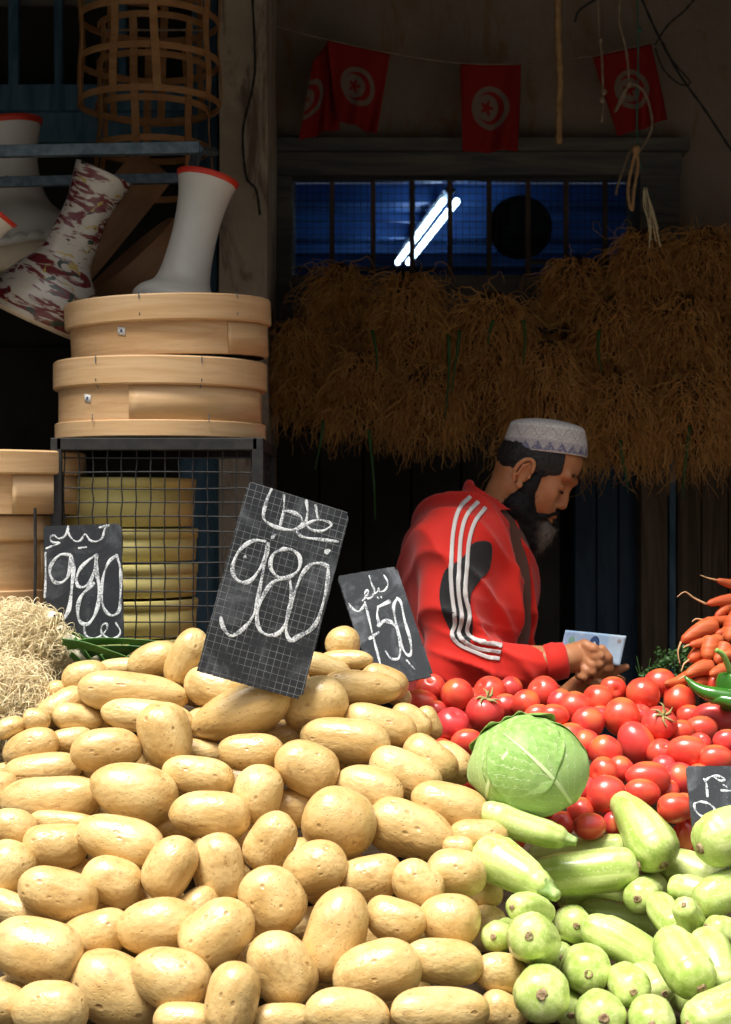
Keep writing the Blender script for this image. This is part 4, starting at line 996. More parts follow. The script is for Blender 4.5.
sieve('wooden sieve at the left edge, underneath the other one of the pair', -28, 0, 3.02, .175, .045, .055 + .06, .028, 1.335, (0, 0, .5), 'wooden sieves at the left edge')
# a support the left pair stands on
m = MB(); m.box((-.70, 3.02, (TZ + 1.333) / 2), (.30, .3, 1.333 - TZ - .002), .004); tag(m.build('wooden_box', MT['plank']), 'plain plank box under the pair of sieves at the left edge', 'box')
# wire crate
cr = empty('wire_crate', P(157, 512, 3.12) * 1); cr.location.z = TZ + .001; tag(cr, 'black wire mesh crate under the stacked sieves, holding yellow ones', 'crate')
x0, x1 = P(57, 0, 2.93).x - cr.location.x, P(258, 0, 2.93).x - cr.location.x; ya, yb = -.19, .17; zt = ZT - TZ - .004
m = MB(); B_ = .022
for y in (ya, yb): m.box(((x0 + x1) / 2, y, zt - B_ / 2), (x1 - x0, .02, B_), .002)
for x in (x0, x1): m.box((x, (ya + yb) / 2, zt - B_ / 2), (.02, yb - ya, B_), .002)
for x in (x0, x1):
    for y in (ya, yb): m.box((x, y, zt / 2), (.02, .02, zt), .002)
for y in (ya, yb): m.box(((x0 + x1) / 2, y, .008), (x1 - x0, .016, .016), .002)
m.build('frame', MT['iron'], cr)
m = MB(); m.box(((x0 + x1) / 2, (ya + yb) / 2, zt - .0035), (x1 - x0 - .01, yb - ya - .01, .006), 0); m.build('top_sheet', MT['iron'], cr)
def wires(fn, u0, u1, v0, v1, nu, nv, name):
    Pt = []; r = random.Random(5)
    for i in range(nu):
        u = u0 + (u1 - u0) * (i + .5) / nu; Pt.append([fn(u + r.uniform(-.0015, .0015), v0 + (v1 - v0) * k / 20, .0012 * (-1) ** (k + i)) for k in range(21)])
    for j in range(nv):
        v = v0 + (v1 - v0) * (j + .5) / nv; bow = r.uniform(-.003, .003); Pt.append([fn(u0 + (u1 - u0) * k / 20, v + bow * math.sin(k / 20 * PI), -.0012 * (-1) ** (k + j)) for k in range(21)])
    V, Fq = tubes(np.array(Pt, float), np.full((len(Pt), 21), .00135), 5); mk(name, V, Fq, MT['iron'], cr)
wires(lambda u, v, d: (u, ya + d, v), x0, x1, .0, zt - B_, 14, 17, 'wire_mesh')
wires(lambda u, v, d: (x0 + d, u, v), ya, yb, .0, zt - B_, 13, 17, 'wire_mesh')
wires(lambda u, v, d: (x1 + d, u, v), ya, yb, .0, zt - B_, 13, 17, 'wire_mesh')
# yellow plastic sieves stacked inside
for k, (yt, yb_, w_) in enumerate(((477, 527, 74), (529, 562, 75), (565, 599, 76), (602, 640, 75), (642, 690, 75))):
    Yy = 3.12; zt_ = P(0, yt, Yy - .14).z; zb_ = P(0, yb_, Yy - .14).z; h = zt_ - zb_; c = P(121 + (k % 2), 512, Yy); rr = w_ / F * Yy
    root = empty('yellow_sieve', (c.x, Yy, zb_)); lab = ['topmost yellow plastic sieve in the stack inside the wire crate', 'second yellow plastic sieve from the top in the wire crate', 'third yellow plastic sieve from the top, halfway down the crate', 'fourth yellow plastic sieve from the top, just above the green blades', 'lowest yellow plastic sieve, hidden behind the potatoes'][k]
    tag(root, lab, 'sieve', 'yellow sieves stacked in the crate')
    MB().lathe([(rr - .012, 0), (rr - .003, 0), (rr - .001, h - .018), (rr - .010, h - .018), (rr - .012, 0)], 64).build('wall', MT['yellow'], root, True)
    MB().lathe([(rr - .005, h - .019), (rr + .001, h - .018), (rr + .002, h - .002), (rr - .001, h), (rr - .009, h), (rr - .009, h - .019), (rr - .005, h - .019)], 64).build('rim', MT['yellow'], root, True)
    V, Fl = lathe([(0, .004), (rr - .012, .004), (rr - .012, .006), (0, .006)], 48); mk('screen', V, Fl, MT['steel'], root)
# black strap in front of the left pair
m = MB(); m.tube([tuple(P(35, 508, 2.82)), tuple(P(35.5, 560, 2.82)), tuple(P(34, 645, 2.82))], .0028, 8); tag(m.build('iron_hook', MT['iron']), 'thin black iron rod hanging in front of the left wooden sieves', 'rod')

# ================================================================== shelf rails and drums
sh = empty('steel_rack', P(100, 163, 3.15)); tag(sh, 'blue grey galvanised steel rack of two square rails, upper left', 'rack')
so = sh.location
m = MB(); a = P(-80, 153, 3.15) - so; b = P(200, 148, 3.15) - so
def bar(m, a, b, w, h):
    d = (b - a); L = d.length; ang = math.atan2(d.z, d.x); m.box(tuple((a + b) / 2), (L, w, h), .002, Matrix.Rotation(-ang, 3, 'Y'))
bar(m, a, b, .022, .022); m.build('front_rail', MT['steel'], sh)
m = MB(); a = P(-80, 184, 3.36) - so; b = P(192, 178, 3.36) - so; bar(m, a, b, .02, .02); m.build('rear_rail', MT['steel'], sh)
m = MB(); a = P(198, 149, 3.15) - so; b = P(190, 178, 3.36) - so; m.tube([tuple(a), tuple(b)], .011, 4); m.build('cross_bar', MT['steel'], sh)
m = MB(); a = P(-70, 150, 3.17) - so; m.box((a.x, a.y + .01, a.z + .45), (.018, .018, 1.0), .002); m.build('hanger', MT['iron'], sh)

def drum(label, foot, top, Yd, prof, mat='ceramic', tape=True, lace=False, group='ceramic goblet drums', dY=0.0, band=None):
    """foot/top: pixel centres of the big head end and the flared open end"""
    A = P(foot[0], foot[1], Yd); Bp = P(top[0], top[1], Yd + dY); ax = Bp - A; L = ax.length
    root = empty('goblet_drum', A); root.rotation_euler = ax.to_track_quat('Z', 'Y').to_euler(); tag(root, label, 'drum', group)
    pr = [(r, t * L) for r, t in prof]; cu = catmull([(r, z, 0) for r, z in pr], 5); pr2 = [(max(p.x, .001), p.y) for p in cu]
    inner = [(r - .006, z) for r, z in pr2[::-1]]
    MB().lathe(pr2 + inner[:-3], 56).build('shell', MT[mat], root, True)
    rt = pr2[-1][0]
    if tape: MB().lathe([(pr2[-4][0] + .0006, L * .955), (pr2[-3][0] + .0015, L * .965), (rt + .002, L * 1.0), (rt - .001, L * 1.004), (rt - .007, L * 1.0), (rt - .007, L * .96)], 56).build('red_rim', MT['redtape'], root, True)
    r0 = prof[0][0]; V, Fl = lathe([(0.0005, -.004), (r0 * .6, -.004), (r0 * .97, -.003), (r0 + .002, .002), (r0 + .003, .022)], 56); mk('drum_head', V, Fl, MT['skin_drum'], root)
    if lace:
        V = []; n = 140
        for i in range(n):
            a = 2 * PI * i / n; s = abs(math.sin(a * 11)); V.append(((r0 + .004) * math.cos(a), (r0 + .004) * math.sin(a), .02)); V.append(((r0 + .0045) * math.cos(a), (r0 + .0045) * math.sin(a), .032 + .010 * s))
        o = mk('scalloped_edge', V, [(2 * i, 2 * ((i + 1) % n), 2 * ((i + 1) % n) + 1, 2 * i + 1) for i in range(n)], MT['ceramic'], root); md = o.modifiers.new('t', 'SOLIDIFY'); md.thickness = .001
    if band: MB().lathe([(r0 + .004, -.03), (r0 + .008, -.028), (r0 + .008, .014), (r0 + .004, .016), (r0 - .004, .016), (r0 - .004, -.03)], 56).build('hide_band', MT['skin_drum'], root, True)
    return root
G = [(.107, 0), (.112, .06), (.100, .13), (.074, .21), (.053, .32), (.046, .5), (.047, .7), (.051, .88), (.058, 1.0)]
def sc(G, k): return [(r * k, t) for r, t in G]
drum('white ceramic goblet drum with red rim, standing on the stacked wooden sieves', (176, 313), (208, 178), 3.13, [(.084, 0), (.088, .07), (.079, .13), (.056, .20), (.047, .32), (.043, .55), (.045, .75), (.050, .88), (.059, 1.0)], dY=.03)
drum('large white goblet drum with scalloped lace edge, behind the rails at far left', (26, 262), (2, 125), 3.50, [(.118, 0), (.118, .12), (.105, .26), (.072, .40), (.060, .55), (.062, .75), (.074, .9), (.084, 1.0)], lace=True, band=True)
drum('white goblet drum with red rim cut off by the left picture edge', (-78, 290), (-8, 205), 3.0, [(.09, 0), (.092, .1), (.07, .25), (.05, .4), (.046, .6), (.050, .85), (.056, 1.0)])
drum('goblet drum covered in dark red and cream painted streaks, leaning left', (38, 322), (104, 172), 3.18, [(.098, 0), (.104, .06), (.100, .16), (.078, .30), (.052, .42), (.047, .55), (.044, .75), (.050, .88), (.057, 1.0)], mat='painted', tape=False, dY=-.02)
for dn, kx in (('goblet_drum.001', 6), ('goblet_drum.002', -30), ('goblet_drum.003', 84)):
    d_ = bpy.data.objects[dn]; bpy.context.view_layer.update(); Mi_ = d_.matrix_world.inverted(); nk = d_.matrix_world @ Vector((0, 0, .15)); yr_ = 3.36 if dn != 'goblet_drum.002' else 3.15
    q1 = Mi_ @ P(kx, 176 if yr_ > 3.2 else 152, yr_); m = MB(); m.tube([tuple(q1), tuple(Mi_ @ (nk + Vector((.0, 0, .03)))), (0, 0, .15)], .0014, 5)
    V, Fl = lathe([(.062, .148), (.064, .150), (.062, .152)], 24); m.build('tie_cord', MT['twine'], d_)
m = MB(); m.tube([tuple(P(197, 150, 3.15) - so), tuple(P(216, 152, 3.96) - so)], .010, 4); m.build('bracket', MT['steel'], sh)
# drums need something to stand on: plank shelf carried from the rack
sp = MB(); a = P(-80, 372, 3.35); b = P(60, 372, 3.35); sp.box(((a.x + b.x) / 2 , 3.42, a.z - .045), (b.x - a.x, .46, .02), .003); 
# brown hoops leaning behind
def hoop(label, px, py, Yh, r, w_, rot):
    c = P(px, py, Yh); root = empty('wooden_hoop', c, Vector(rot).to_track_quat('Z', 'X').to_euler()); tag(root, label, 'hoop', 'brown hoops leaning behind the drums')
    MB().lathe([(r - .005, 0), (r, 0), (r, w_), (r - .005, w_), (r - .005, 0)], 64).build('band', MT['sievedark'], root, True).data.set_sharp_from_angle(angle=.5)
    V, Fl = lathe([(0.001, w_ * .5), (r - .005, w_ * .5), (r - .005, w_ * .5 + .002), (.001, w_ * .5 + .002)], 48); mk('hide', V, Fl, MT['sievedark'], root)
hoop('wide brown wooden hoop leaning behind the painted drum', 130, 232, 3.60, .15, .10, (-.74, -.22, .60))
hoop('lower brown wooden hoop leaning between the painted and the white drum', 150, 280, 3.42, .12, .065, (-.62, -.30, .70))
# ================================================================== cane baskets hanging top left
def cage(label, px, ytop, ybot, Yg, r0, r1, hoops, nst, seed):
    c = P(px, ybot, Yg); h = (ybot - ytop) / F * Yg; root = empty('cane_basket', c); tag(root, label, 'basket', 'open cane baskets hung top left'); r = random.Random(seed)
    for k in range(hoops):
        t = k / (hoops - 1); rr = r0 + (r1 - r0) * t; z = h * t + r.uniform(-.004, .004); tl = r.uniform(-.02, .02); V = []
        n = 60
        for i in range(n):
            a = 2 * PI * i / n
            for q, dz in ((0, -.007), (1, -.007), (1, .007), (0, .007)): V.append(((rr + .003 * q) * math.cos(a), (rr + .003 * q) * math.sin(a), z + dz + tl * rr * math.cos(a)))
        Fc = [(i * 4 + q, ((i + 1) % n) * 4 + q, ((i + 1) % n) * 4 + (q + 1) % 4, i * 4 + (q + 1) % 4) for i in range(n) for q in range(4)]
        mk('cane_ring', V, Fc, MT['cane'], root, smooth=False)
    for s in range(nst):
        a = 2 * PI * (s + .3 * r.random()) / nst; da = r.uniform(-.12, .12); m = MB(); V = []; n = 12
        for i in range(n):
            t = i / (n - 1); rr = (r0 + (r1 - r0) * t) + .0035 + .003 * math.sin(t * PI * (hoops - 1)); aa = a + da * t
            u = Vector((-math.sin(aa), math.cos(aa), 0)) * .0085; p = Vector((rr * math.cos(aa), rr * math.sin(aa), t * h)); o_ = Vector((math.cos(aa), math.sin(aa), 0)) * .0025
            V += [p - u, p + u, p + u + o_, p - u + o_]
        Fc = [(i * 4 + q, i * 4 + (q + 1) % 4, (i + 1) * 4 + (q + 1) % 4, (i + 1) * 4 + q) for i in range(n - 1) for q in range(4)]
        mk('cane_stave', V, Fc, MT['cane'], root, smooth=False)
    a = MB(); a.tube([(0, 0, h), (0, 0, h + .12)], .002, 5); a.tube([(-r1, 0, h), (r1, 0, h)], .003, 5); a.build('hanging_cord', MT['twine'], root)
cage('front cane basket hanging over the steel rack, top left', 149, -60, 104, 3.62, .152, .146, 5, 9, 3)
cage('rear cane basket hanging lower behind the rack rails', 152, 30, 188, 3.70, .128, .118, 5, 7, 8)

# ================================================================== flags, rope, strings
def flag(label, corners, Yf, seed, fold=0.0, flip=False):
    """corners px: tl,tr,br,bl"""
    V = []; UV = []; nu, nv = 26, 26; r = random.Random(seed); ph = r.random() * 6
    for j in range(nv + 1):
        for i in range(nu + 1):
            u = i / nu; v = j / nv; tl, tr, br, bl = corners
            x = (tl[0] * (1 - u) + tr[0] * u) * (1 - v) + (bl[0] * (1 - u) + br[0] * u) * v; y = (tl[1] * (1 - u) + tr[1] * u) * (1 - v) + (bl[1] * (1 - u) + br[1] * u) * v
            d = (.010 * math.sin(u * 8 + ph + v * 2) + .006 * math.sin(u * 15 + v * 4 + ph)) * (.3 + v) + fold * u * .3
            V.append(P(x, y, Yf) + Vector((0, d, 0))); UV.append((u if not flip else u * .5 + .5, 1 - v))
    n = nu + 1; Fc = [(j * n + i, j * n + i + 1, (j + 1) * n + i + 1, (j + 1) * n + i) for j in range(nv) for i in range(nu)]
    o = mk('red_flag', V, Fc, MT['flag'], uv=UV); md = o.modifiers.new('t', 'SOLIDIFY'); md.thickness = .0012
    tag(o, label, 'flag', 'red flags on the string')
flag('red flag with white crescent disc, second from the left on the string', ((327, 40), (390, 54), (377, 134), (336, 120)), 4.28, 2)
flag('folded red flag at the left end of the string, half its disc showing', ((313, 62), (328, 38), (340, 126), (299, 140)), 4.30, 5, .1, True)
flag('red flag hanging straight, middle of the string over the window', ((460, 64), (521, 64), (518, 151), (462, 152)), 4.28, 9)
flag('red flag slanting behind the knotted strings at upper right', ((593, 57), (651, 44), (667, 120), (617, 137)), 4.28, 13)
def cord(name, label, cat, pts, Y, r, mat, group=None, knots=(), n=8, tw=False):
    pp = [P(p[0], p[1], (p[2] if len(p) > 2 else Y)) for p in pts]; cu = catmull(pp, n) if len(pp) > 2 else [pp[0].lerp(pp[1], i / 12) for i in range(13)]
    c = cu[len(cu) // 2].copy(); m = MB(); k = len(cu)
    rr = [r * (1 + .18 * math.sin(i * 1.9)) for i in range(k)]
    m.tube([p - c for p in cu], rr, 7)
    for kn in knots:
        q = P(kn[0], kn[1], Y) - c; V, Fl = lathe([(math.sin(PI * i / 8) * r * 2.6, -math.cos(PI * i / 8) * r * 3) for i in range(9)], 9); m.add([Vector(v) + q for v in V], Fl)
    o = m.build(name, mat, None, True); o.location = c
    if label: tag(o, label, cat, group)
    return o
cord('flag_string', 'thin sagging string that the red flags hang from', 'string', [(262, 22), (313, 36), (390, 53), (460, 63), (521, 64), (560, 60), (598, 55), (645, 43), (700, 30)], 4.27, .0016, MT['twine'])
cord('thick_rope', 'thick hemp rope end hanging down in front of the window frame', 'rope', [(558, -30), (558, 30), (560, 80), (559, 110), (559, 144)], 4.1, .0085, MT['rope'])
cord('knotted_string', 'knotted green grey string hanging left of the slanting flag', 'string', [(597, -20), (599, 30), (602, 60), (603, 95), (602, 122)], 4.0, .0028, MT['twine'], 'strings hanging upper right', [(600, 40), (604, 92), (602, 100)])
cord('knotted_string', 'looped string bunch hanging in front of the slanting flag', 'string', [(622, -10), (619, 20), (626, 50), (628, 85), (615, 112), (628, 86), (644, 92), (652, 125), (640, 150), (630, 152), (618, 185), (616, 195)], 3.98, .0032, MT['twine'], 'strings hanging upper right', [(629, 84), (633, 150)])
cord('knotted_string', 'twisted straw loop at the lower end of the string bunch', 'string', [(636, 150), (630, 175), (628, 195), (632, 210), (634, 190), (638, 165), (636, 150)], 3.96, .0042, MT['rope'], 'strings hanging upper right', [(636, 150)])
cord('hanging_twine', 'green cord hanging down beside the looped string bunch', 'cord', [(637, -20), (638, 30), (638, 80), (637, 130), (641, 170)], 3.99, .0022, MT['greentwine'], None, [(640, 30)])
cord('electric_wire', 'long dark wire slanting down to the right wall at upper right', 'wire', [(640, -5), (658, 35), (680, 75), (705, 110), (731, 150), (745, 172)], 4.2, .0032, MT['iron'], 'dark wires upper right')
cord('electric_wire', 'dark wire crossing to the top right picture corner', 'wire', [(655, 45), (668, 25), (685, 10), (700, -8)], 4.2, .0026, MT['iron'], 'dark wires upper right')
cord('electric_wire', 'short bent black wire hanging left of the knotted strings', 'wire', [(575, 22), (578, 12), (588, 4), (598, -2)], 4.1, .003, MT['iron'], 'dark wires upper right')
cord('electric_wire', 'sagging dark wire against the right wall below the corner', 'wire', [(655, 48), (664, 70), (680, 84), (690, 82), (672, 60), (663, 42)], 4.2, .0022, MT['iron'], 'dark wires upper right')
rs_ = random.Random(4); m = MB(); c = P(650, 215, 3.96)
for k in range(9):
    a_ = P(645 + rs_.uniform(-2, 2), 190 + rs_.uniform(-3, 3), 3.96) - c; b_ = P(655 + rs_.uniform(-9, 7), 238 + rs_.uniform(-14, 12), 3.96) - c; m.tube(catmull([a_, (a_ + b_) / 2 + Vector((rs_.uniform(-.012, .012), rs_.uniform(-.01, .01), 0)), b_], 6), .0012, 5)
o = m.build('straw_tuft', MT['straw'], None, True); o.location = c; tag(o, 'dry pale straw tuft tied under the string bunch', 'straw')
cord('pillar_cable', 'thin dark cable running down the plastered pillar', 'cable', [(252, -10), (255, 60), (252, 90), (243, 130), (246, 175), (256, 190), (260, 215)], 3.925, .003, MT['iron'])
# lamp behind the window and the round tray
lp = empty('tube_lamp', P(428, 234, 6.4)); tag(lp, 'glowing fluorescent tube lamp seen at a slant through the barred window', 'lamp')
A = P(450, 199, 5.86); A.z = 2.60; B = Vector((P(403, 269, 7.3).x, 7.3, 2.60)); lo_ = lp.location; d = (B - A).normalized(); s_ = d.cross(Vector((0, 0, 1)))
def onlamp(p): return tuple(p - lo_)
m = MB(); m.tube([onlamp(A + Vector((0, 0, .04))), onlamp(B + Vector((0, 0, .04)))], .022, 4); m.build('housing', MT['steel'], lp)
for q in (-1, 1): m = MB(); m.tube([onlamp(A + s_ * .024 * q), onlamp(B + s_ * .024 * q)], .012, 12); m.build('tube', MT['glow'], lp)
#, 'AREA'); la.shape = 'RECTANGLE'; la.size = 1.3; la.size_y = .1; la.energy = 8; la.color = (.7, .85, 1)
#, la); COL.objects.link(lo); lo.location = (A + B) / 2 - Vector((0, 0, .05)); lo.rotation_euler = (0, 0, math.atan2(d.y, d.x)); lo.parent = lp; lo.location = lo.location - lo_
c = P(520, 228, 4.85); V, Fl = lathe([(.002, 0), (.085, 0), (.09, .012), (.094, .012), (.094, 0), (.086, -.006), (.002, -.006)], 48)
o = mk('round_tray', [Matrix.Rotation(math.radians(88), 4, 'X') @ Vector(v) for v in V], Fl, MT['tin']); o.location = c; tag(o, 'dark round tray with a pale rim hung behind the window bars', 'tray')
m = MB(); m.tube([tuple(c + Vector((0, 0, .09))), tuple(c + Vector((0, -.02, .52)))], .0015, 5); m.build('hanging_cord', MT['twine']).parent = None
bpy.data.objects['hanging_cord.002'].parent = None if 'hanging_cord.002' not in bpy.data.objects else o
if 'hanging_cord.002' in bpy.data.objects: bpy.data.objects['hanging_cord.002'].matrix_parent_inverse = Matrix.Translation(-c)

# ================================================================== hanging bundles of dried roots
def strands(center_fn, n, K, rad, seed): pass
def bundle(label, px, y0, y1, w_, Yb, n, seed, pale=0):
    r = np.random.RandomState(seed); top = P(px, y0, Yb); s = Yb / F; Wd = w_ * s / 2 * .84; Hh = (y1 - y0) * s
    K = 11; root = empty('root_bundle', top); tag(root, label, 'root bundle', 'bundles of dried roots hanging on the rail')
    # each strand starts somewhere in the tied head and sprays outward then down
    t0 = r.beta(1.2, 1.5, n) * .75; a = r.uniform(0, 2 * PI, n); rr = np.sqrt(r.uniform(0, 1, n))
    prof = lambda t: .55 + .75 * np.sin(np.clip(t, 0, 1) * PI * .62)
    st = np.stack([Wd * rr * np.cos(a) * prof(t0) * .95, Wd * .7 * rr * np.sin(a) * prof(t0) * .95, -Hh * t0], 1)
    Ln = Hh * r.uniform(.2, .55, n) * (1 + .3 * (r.rand(n) < .1)); 
    dirs = np.stack([np.cos(a) * r.uniform(.1, .9, n), np.sin(a) * r.uniform(.1, .8, n) - .1, -r.uniform(.2, 1, n)], 1)
    dirs += r.normal(size=(n, 3)) * .45; dirs /= np.linalg.norm(dirs, axis=1, keepdims=True)
    Pt = np.zeros((n, K, 3)); Pt[:, 0] = st; cur = st.copy(); step = (Ln / (K - 1))[:, None]; g = np.array([0, 0, -1.0]); wob = r.normal(size=(n, 3)) * .35
    for k in range(1, K):
        wob = wob * .75 + r.normal(size=(n, 3)) * .33
        dd = dirs * (1 - k / K) * .9 + g * (.35 + .65 * k / K) + wob; dd /= np.linalg.norm(dd, axis=1, keepdims=True); cur = cur + dd * step; Pt[:, k] = cur
    R = np.linspace(1, .35, K)[None] * r.uniform(.0009, .0019, n)[:, None]
    V, Fq = tubes(Pt, R, 3); o = mk('root_strands', V, Fq, MT['root'], root, smooth=True); o['kind'] = 'stuff'
    cp = [(.25, .0), (.7, .12), (.85, .35), (.8, .6), (.45, .78), (.05, .85)]; V, Fl = lathe([(Wd * a_ * .85, -Hh * b_) for a_, b_ in [(.02, 0.02)] + cp], 20); V = np.array(V); V[:, 1] *= .7
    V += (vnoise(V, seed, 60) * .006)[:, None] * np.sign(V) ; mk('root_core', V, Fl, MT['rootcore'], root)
BND = [(302,322,430,64,4.05,'leftmost, beside the sieves'),(340,268,400,52,4.12,'narrow, rising before the window, second from left'),(362,355,445,80,3.98,'low and wide, third from the left'),(410,276,400,80,4.02,'tall rounded, just left of the slanting lamp glow'),
 (428,370,455,84,3.95,'low hanging, left of the white cap'),(492,296,440,90,4.0,'directly above left of the white cap'),(548,345,472,86,3.95,'directly above the white cap'),(575,262,360,80,4.14,'upper, in front of the right end of the window'),(612,300,430,86,4.05,'above the banknote, middle height'),
 (618,378,480,88,3.93,'low hanging, right of the white cap'),(645,234,350,92,4.12,'uppermost, under the knotted strings'),(684,300,430,92,4.02,'middle height near the right edge'),(706,232,350,84,4.12,'upper right corner bundle under the slanting wire'),(692,376,478,96,3.93,'low hanging at the right edge'),(735,330,470,80,4.0,'cut off by the right picture edge')]
for k, (px, y0, y1, w_, Yb, d_) in enumerate(BND):
    bundle('bundle of dried brown roots, ' + d_, px, y0 - 4, y1, w_, Yb, 1500, 40 + k)
# rail the bundles hang from
m = MB(); a = P(276, 330, 4.08); b = P(790, 330, 4.08); m.tube([tuple(a), tuple(b)], .008, 8); a = P(530, 262, 4.16); b = P(790, 262, 4.16); m.tube([tuple(a), tuple(b)], .008, 8)
tag(m.build('hanging_rail', MT['iron']), 'dark rail behind the hanging root bundles', 'rail')
# loose green leek blades dangling
for k, (px, ya_, yb_) in enumerate(((372, 330, 372), (444, 335, 420), (455, 330, 395), (493, 320, 345), (603, 330, 372), (625, 440, 490), (370, 430, 520), (520, 320, 365), (318, 420, 470), (688, 425, 500))):
    V = []; A = P(px, ya_, 3.86); 
    for i in range(10):
        t = i / 9; p = P(px + 5 * math.sin(t * 2 + k), ya_ + (yb_ - ya_) * t, 3.86 - .02 * t); w_ = .004 * (1 - t * .8); V += [p + Vector((-w_, 0, 0)), p + Vector((0, -.002, 0)), p + Vector((w_, 0, 0))]
    Fc = [(i * 3 + q, i * 3 + q + 1, (i + 1) * 3 + q + 1, (i + 1) * 3 + q) for i in range(9) for q in range(2)]
    o = mk('dangling_stalk', V, Fc, MT['darkleaf']); md = o.modifiers.new('t', 'SOLIDIFY'); md.thickness = .001; tag(o, 'thin green blade dangling ' + ['just left of the slanting lamp', 'below the slanting lamp, longest one', 'below the slanting lamp, shorter of the pair', 'high up, right of the lamp', 'in the middle of the right root bundles', 'right of the white cap', 'down over the dark doorway, left of the man', 'above the white cap', 'under the leftmost root bundle', 'at the lower right root bundle'][k], 'leaf blade', 'green blades among the roots')

# ================================================================== pale leek roots left, green blades
lk = empty('leek_bunch', P(30, 690, 2.72)); tag(lk, 'bunch of leeks with a mass of pale hairy roots, left edge', 'leeks')
lo_ = lk.location
def hairmass(n, cx, cy, rx, ry, Y, seed, name):
    r = np.random.RandomState(seed); K = 22; c = np.array(P(cx, cy, Y)); s = Y / F
    v = r.normal(size=(n, 3)); v[:, 1] = -abs(v[:, 1]); v /= np.linalg.norm(v, axis=1, keepdims=True); rad = np.array([rx * s, .07, ry * s])
    st = c + v * rad * r.uniform(.80, .99, (n, 1)); T = np.cross(v, r.normal(size=(n, 3)) * .5 + np.array([.2, .4, .9])); T /= np.linalg.norm(T, axis=1, keepdims=True)
    Pt = np.zeros((n, K, 3)); cur = st.copy(); L = r.uniform(.05, .15, n)[:, None] / K; w_ = r.normal(size=(n, 3)) * .2
    for k in range(K):
        Pt[:, k] = cur; w_ = w_ * .88 + r.normal(size=(n, 3)) * .10; q = (cur - c) / rad; ql = np.linalg.norm(q, axis=1, keepdims=True); nrm = q / rad; nrm /= np.linalg.norm(nrm, axis=1, keepdims=True)
        T = T + w_ * .5 - nrm * (ql - 1.0) * 3 + np.array([0, 0, -.10]); T /= np.linalg.norm(T, axis=1, keepdims=True); cur = cur + T * L
    R = np.linspace(1, .5, K)[None] * r.uniform(.0005, .00095, n)[:, None]; V, Fq = tubes(Pt - np.array(lo_), R, 3); o = mk(name, V, Fq, MT['straw'], lk); o['kind'] = 'stuff'
    V, Fl = lathe([(math.sin(PI * i / 12), -math.cos(PI * i / 12)) for i in range(13)], 20); V = np.array(V) * rad * .84 + c - np.array(lo_); mk('root_clump', V, Fl, MT['straw'], lk)
hairmass(1700, 20, 648, 52, 44, 2.80, 3, 'root_hair'); hairmass(1900, 8, 706, 50, 48, 2.68, 4, 'root_hair')
for k, (px, py, an) in enumerate(((66, 640, -30), (60, 632, 10), (68, 655, -50), (52, 618, 25))):
    c = P(px, py, 2.78) - lo_; V, Fl = lathe([(.002, .016), (.008, .012), (.0125, .0), (.0115, -.02), (.009, -.06), (.001, -.062)], 16)
    M = Matrix.Translation(c) @ Matrix.Rotation(math.radians(70), 4, 'X') @ Matrix.Rotation(math.radians(an), 4, 'Y'); mk('leek_bulb', [M @ Vector(v) for v in V], Fl, MT['leekwhite'], lk)
# green leek leaves lying on the heap back
gb = empty('leek_greens', P(105, 655, 2.76)); tag(gb, 'dark green leek leaves lying behind the potatoes below the left chalkboard', 'leek leaves'); lo_ = gb.location
BL = [((62,640),(95,650),(165,668)),((66,648),(100,640),(160,637)),((70,655),(95,668),(118,662)),((74,636),(90,655),(100,668)),((80,648),(120,646),(168,652)),((66,662),(96,652),(132,648)),((110,665),(130,650),(150,640)),((64,634),(84,640),(108,660)),((90,660),(125,655),(172,660))]
for k, bl in enumerate(BL):
    cu = catmull([P(p[0], p[1] + 2, 2.74 + .012 * k - .01 * i) - lo_ + Vector((0, 0, .006 * math.sin(i * 2 + k))) for i, p in enumerate(bl)], 8); V = []
    n = len(cu)
    for i, p in enumerate(cu):
        t = i / (n - 1); w_ = .0085 * (1 - abs(t - .3) ** 1.5 * 1.1); tg = (cu[min(i + 1, n - 1)] - cu[max(i - 1, 0)]).normalized(); up = Vector((0, -.6, .8)); up = (up - tg * up.dot(tg)).normalized()
        V += [p + up * w_ + Vector((0, -.002, 0)), p - tg.cross(up) * .003, p - up * w_ + Vector((0, -.002, 0))]
    Fc = [(i * 3 + q, i * 3 + q + 1, (i + 1) * 3 + q + 1, (i + 1) * 3 + q) for i in range(n - 1) for q in range(2)]
    o = mk('leaf_blade', V, Fc, MT['leaf'], gb); md = o.modifiers.new('t', 'SOLIDIFY'); md.thickness = .0012

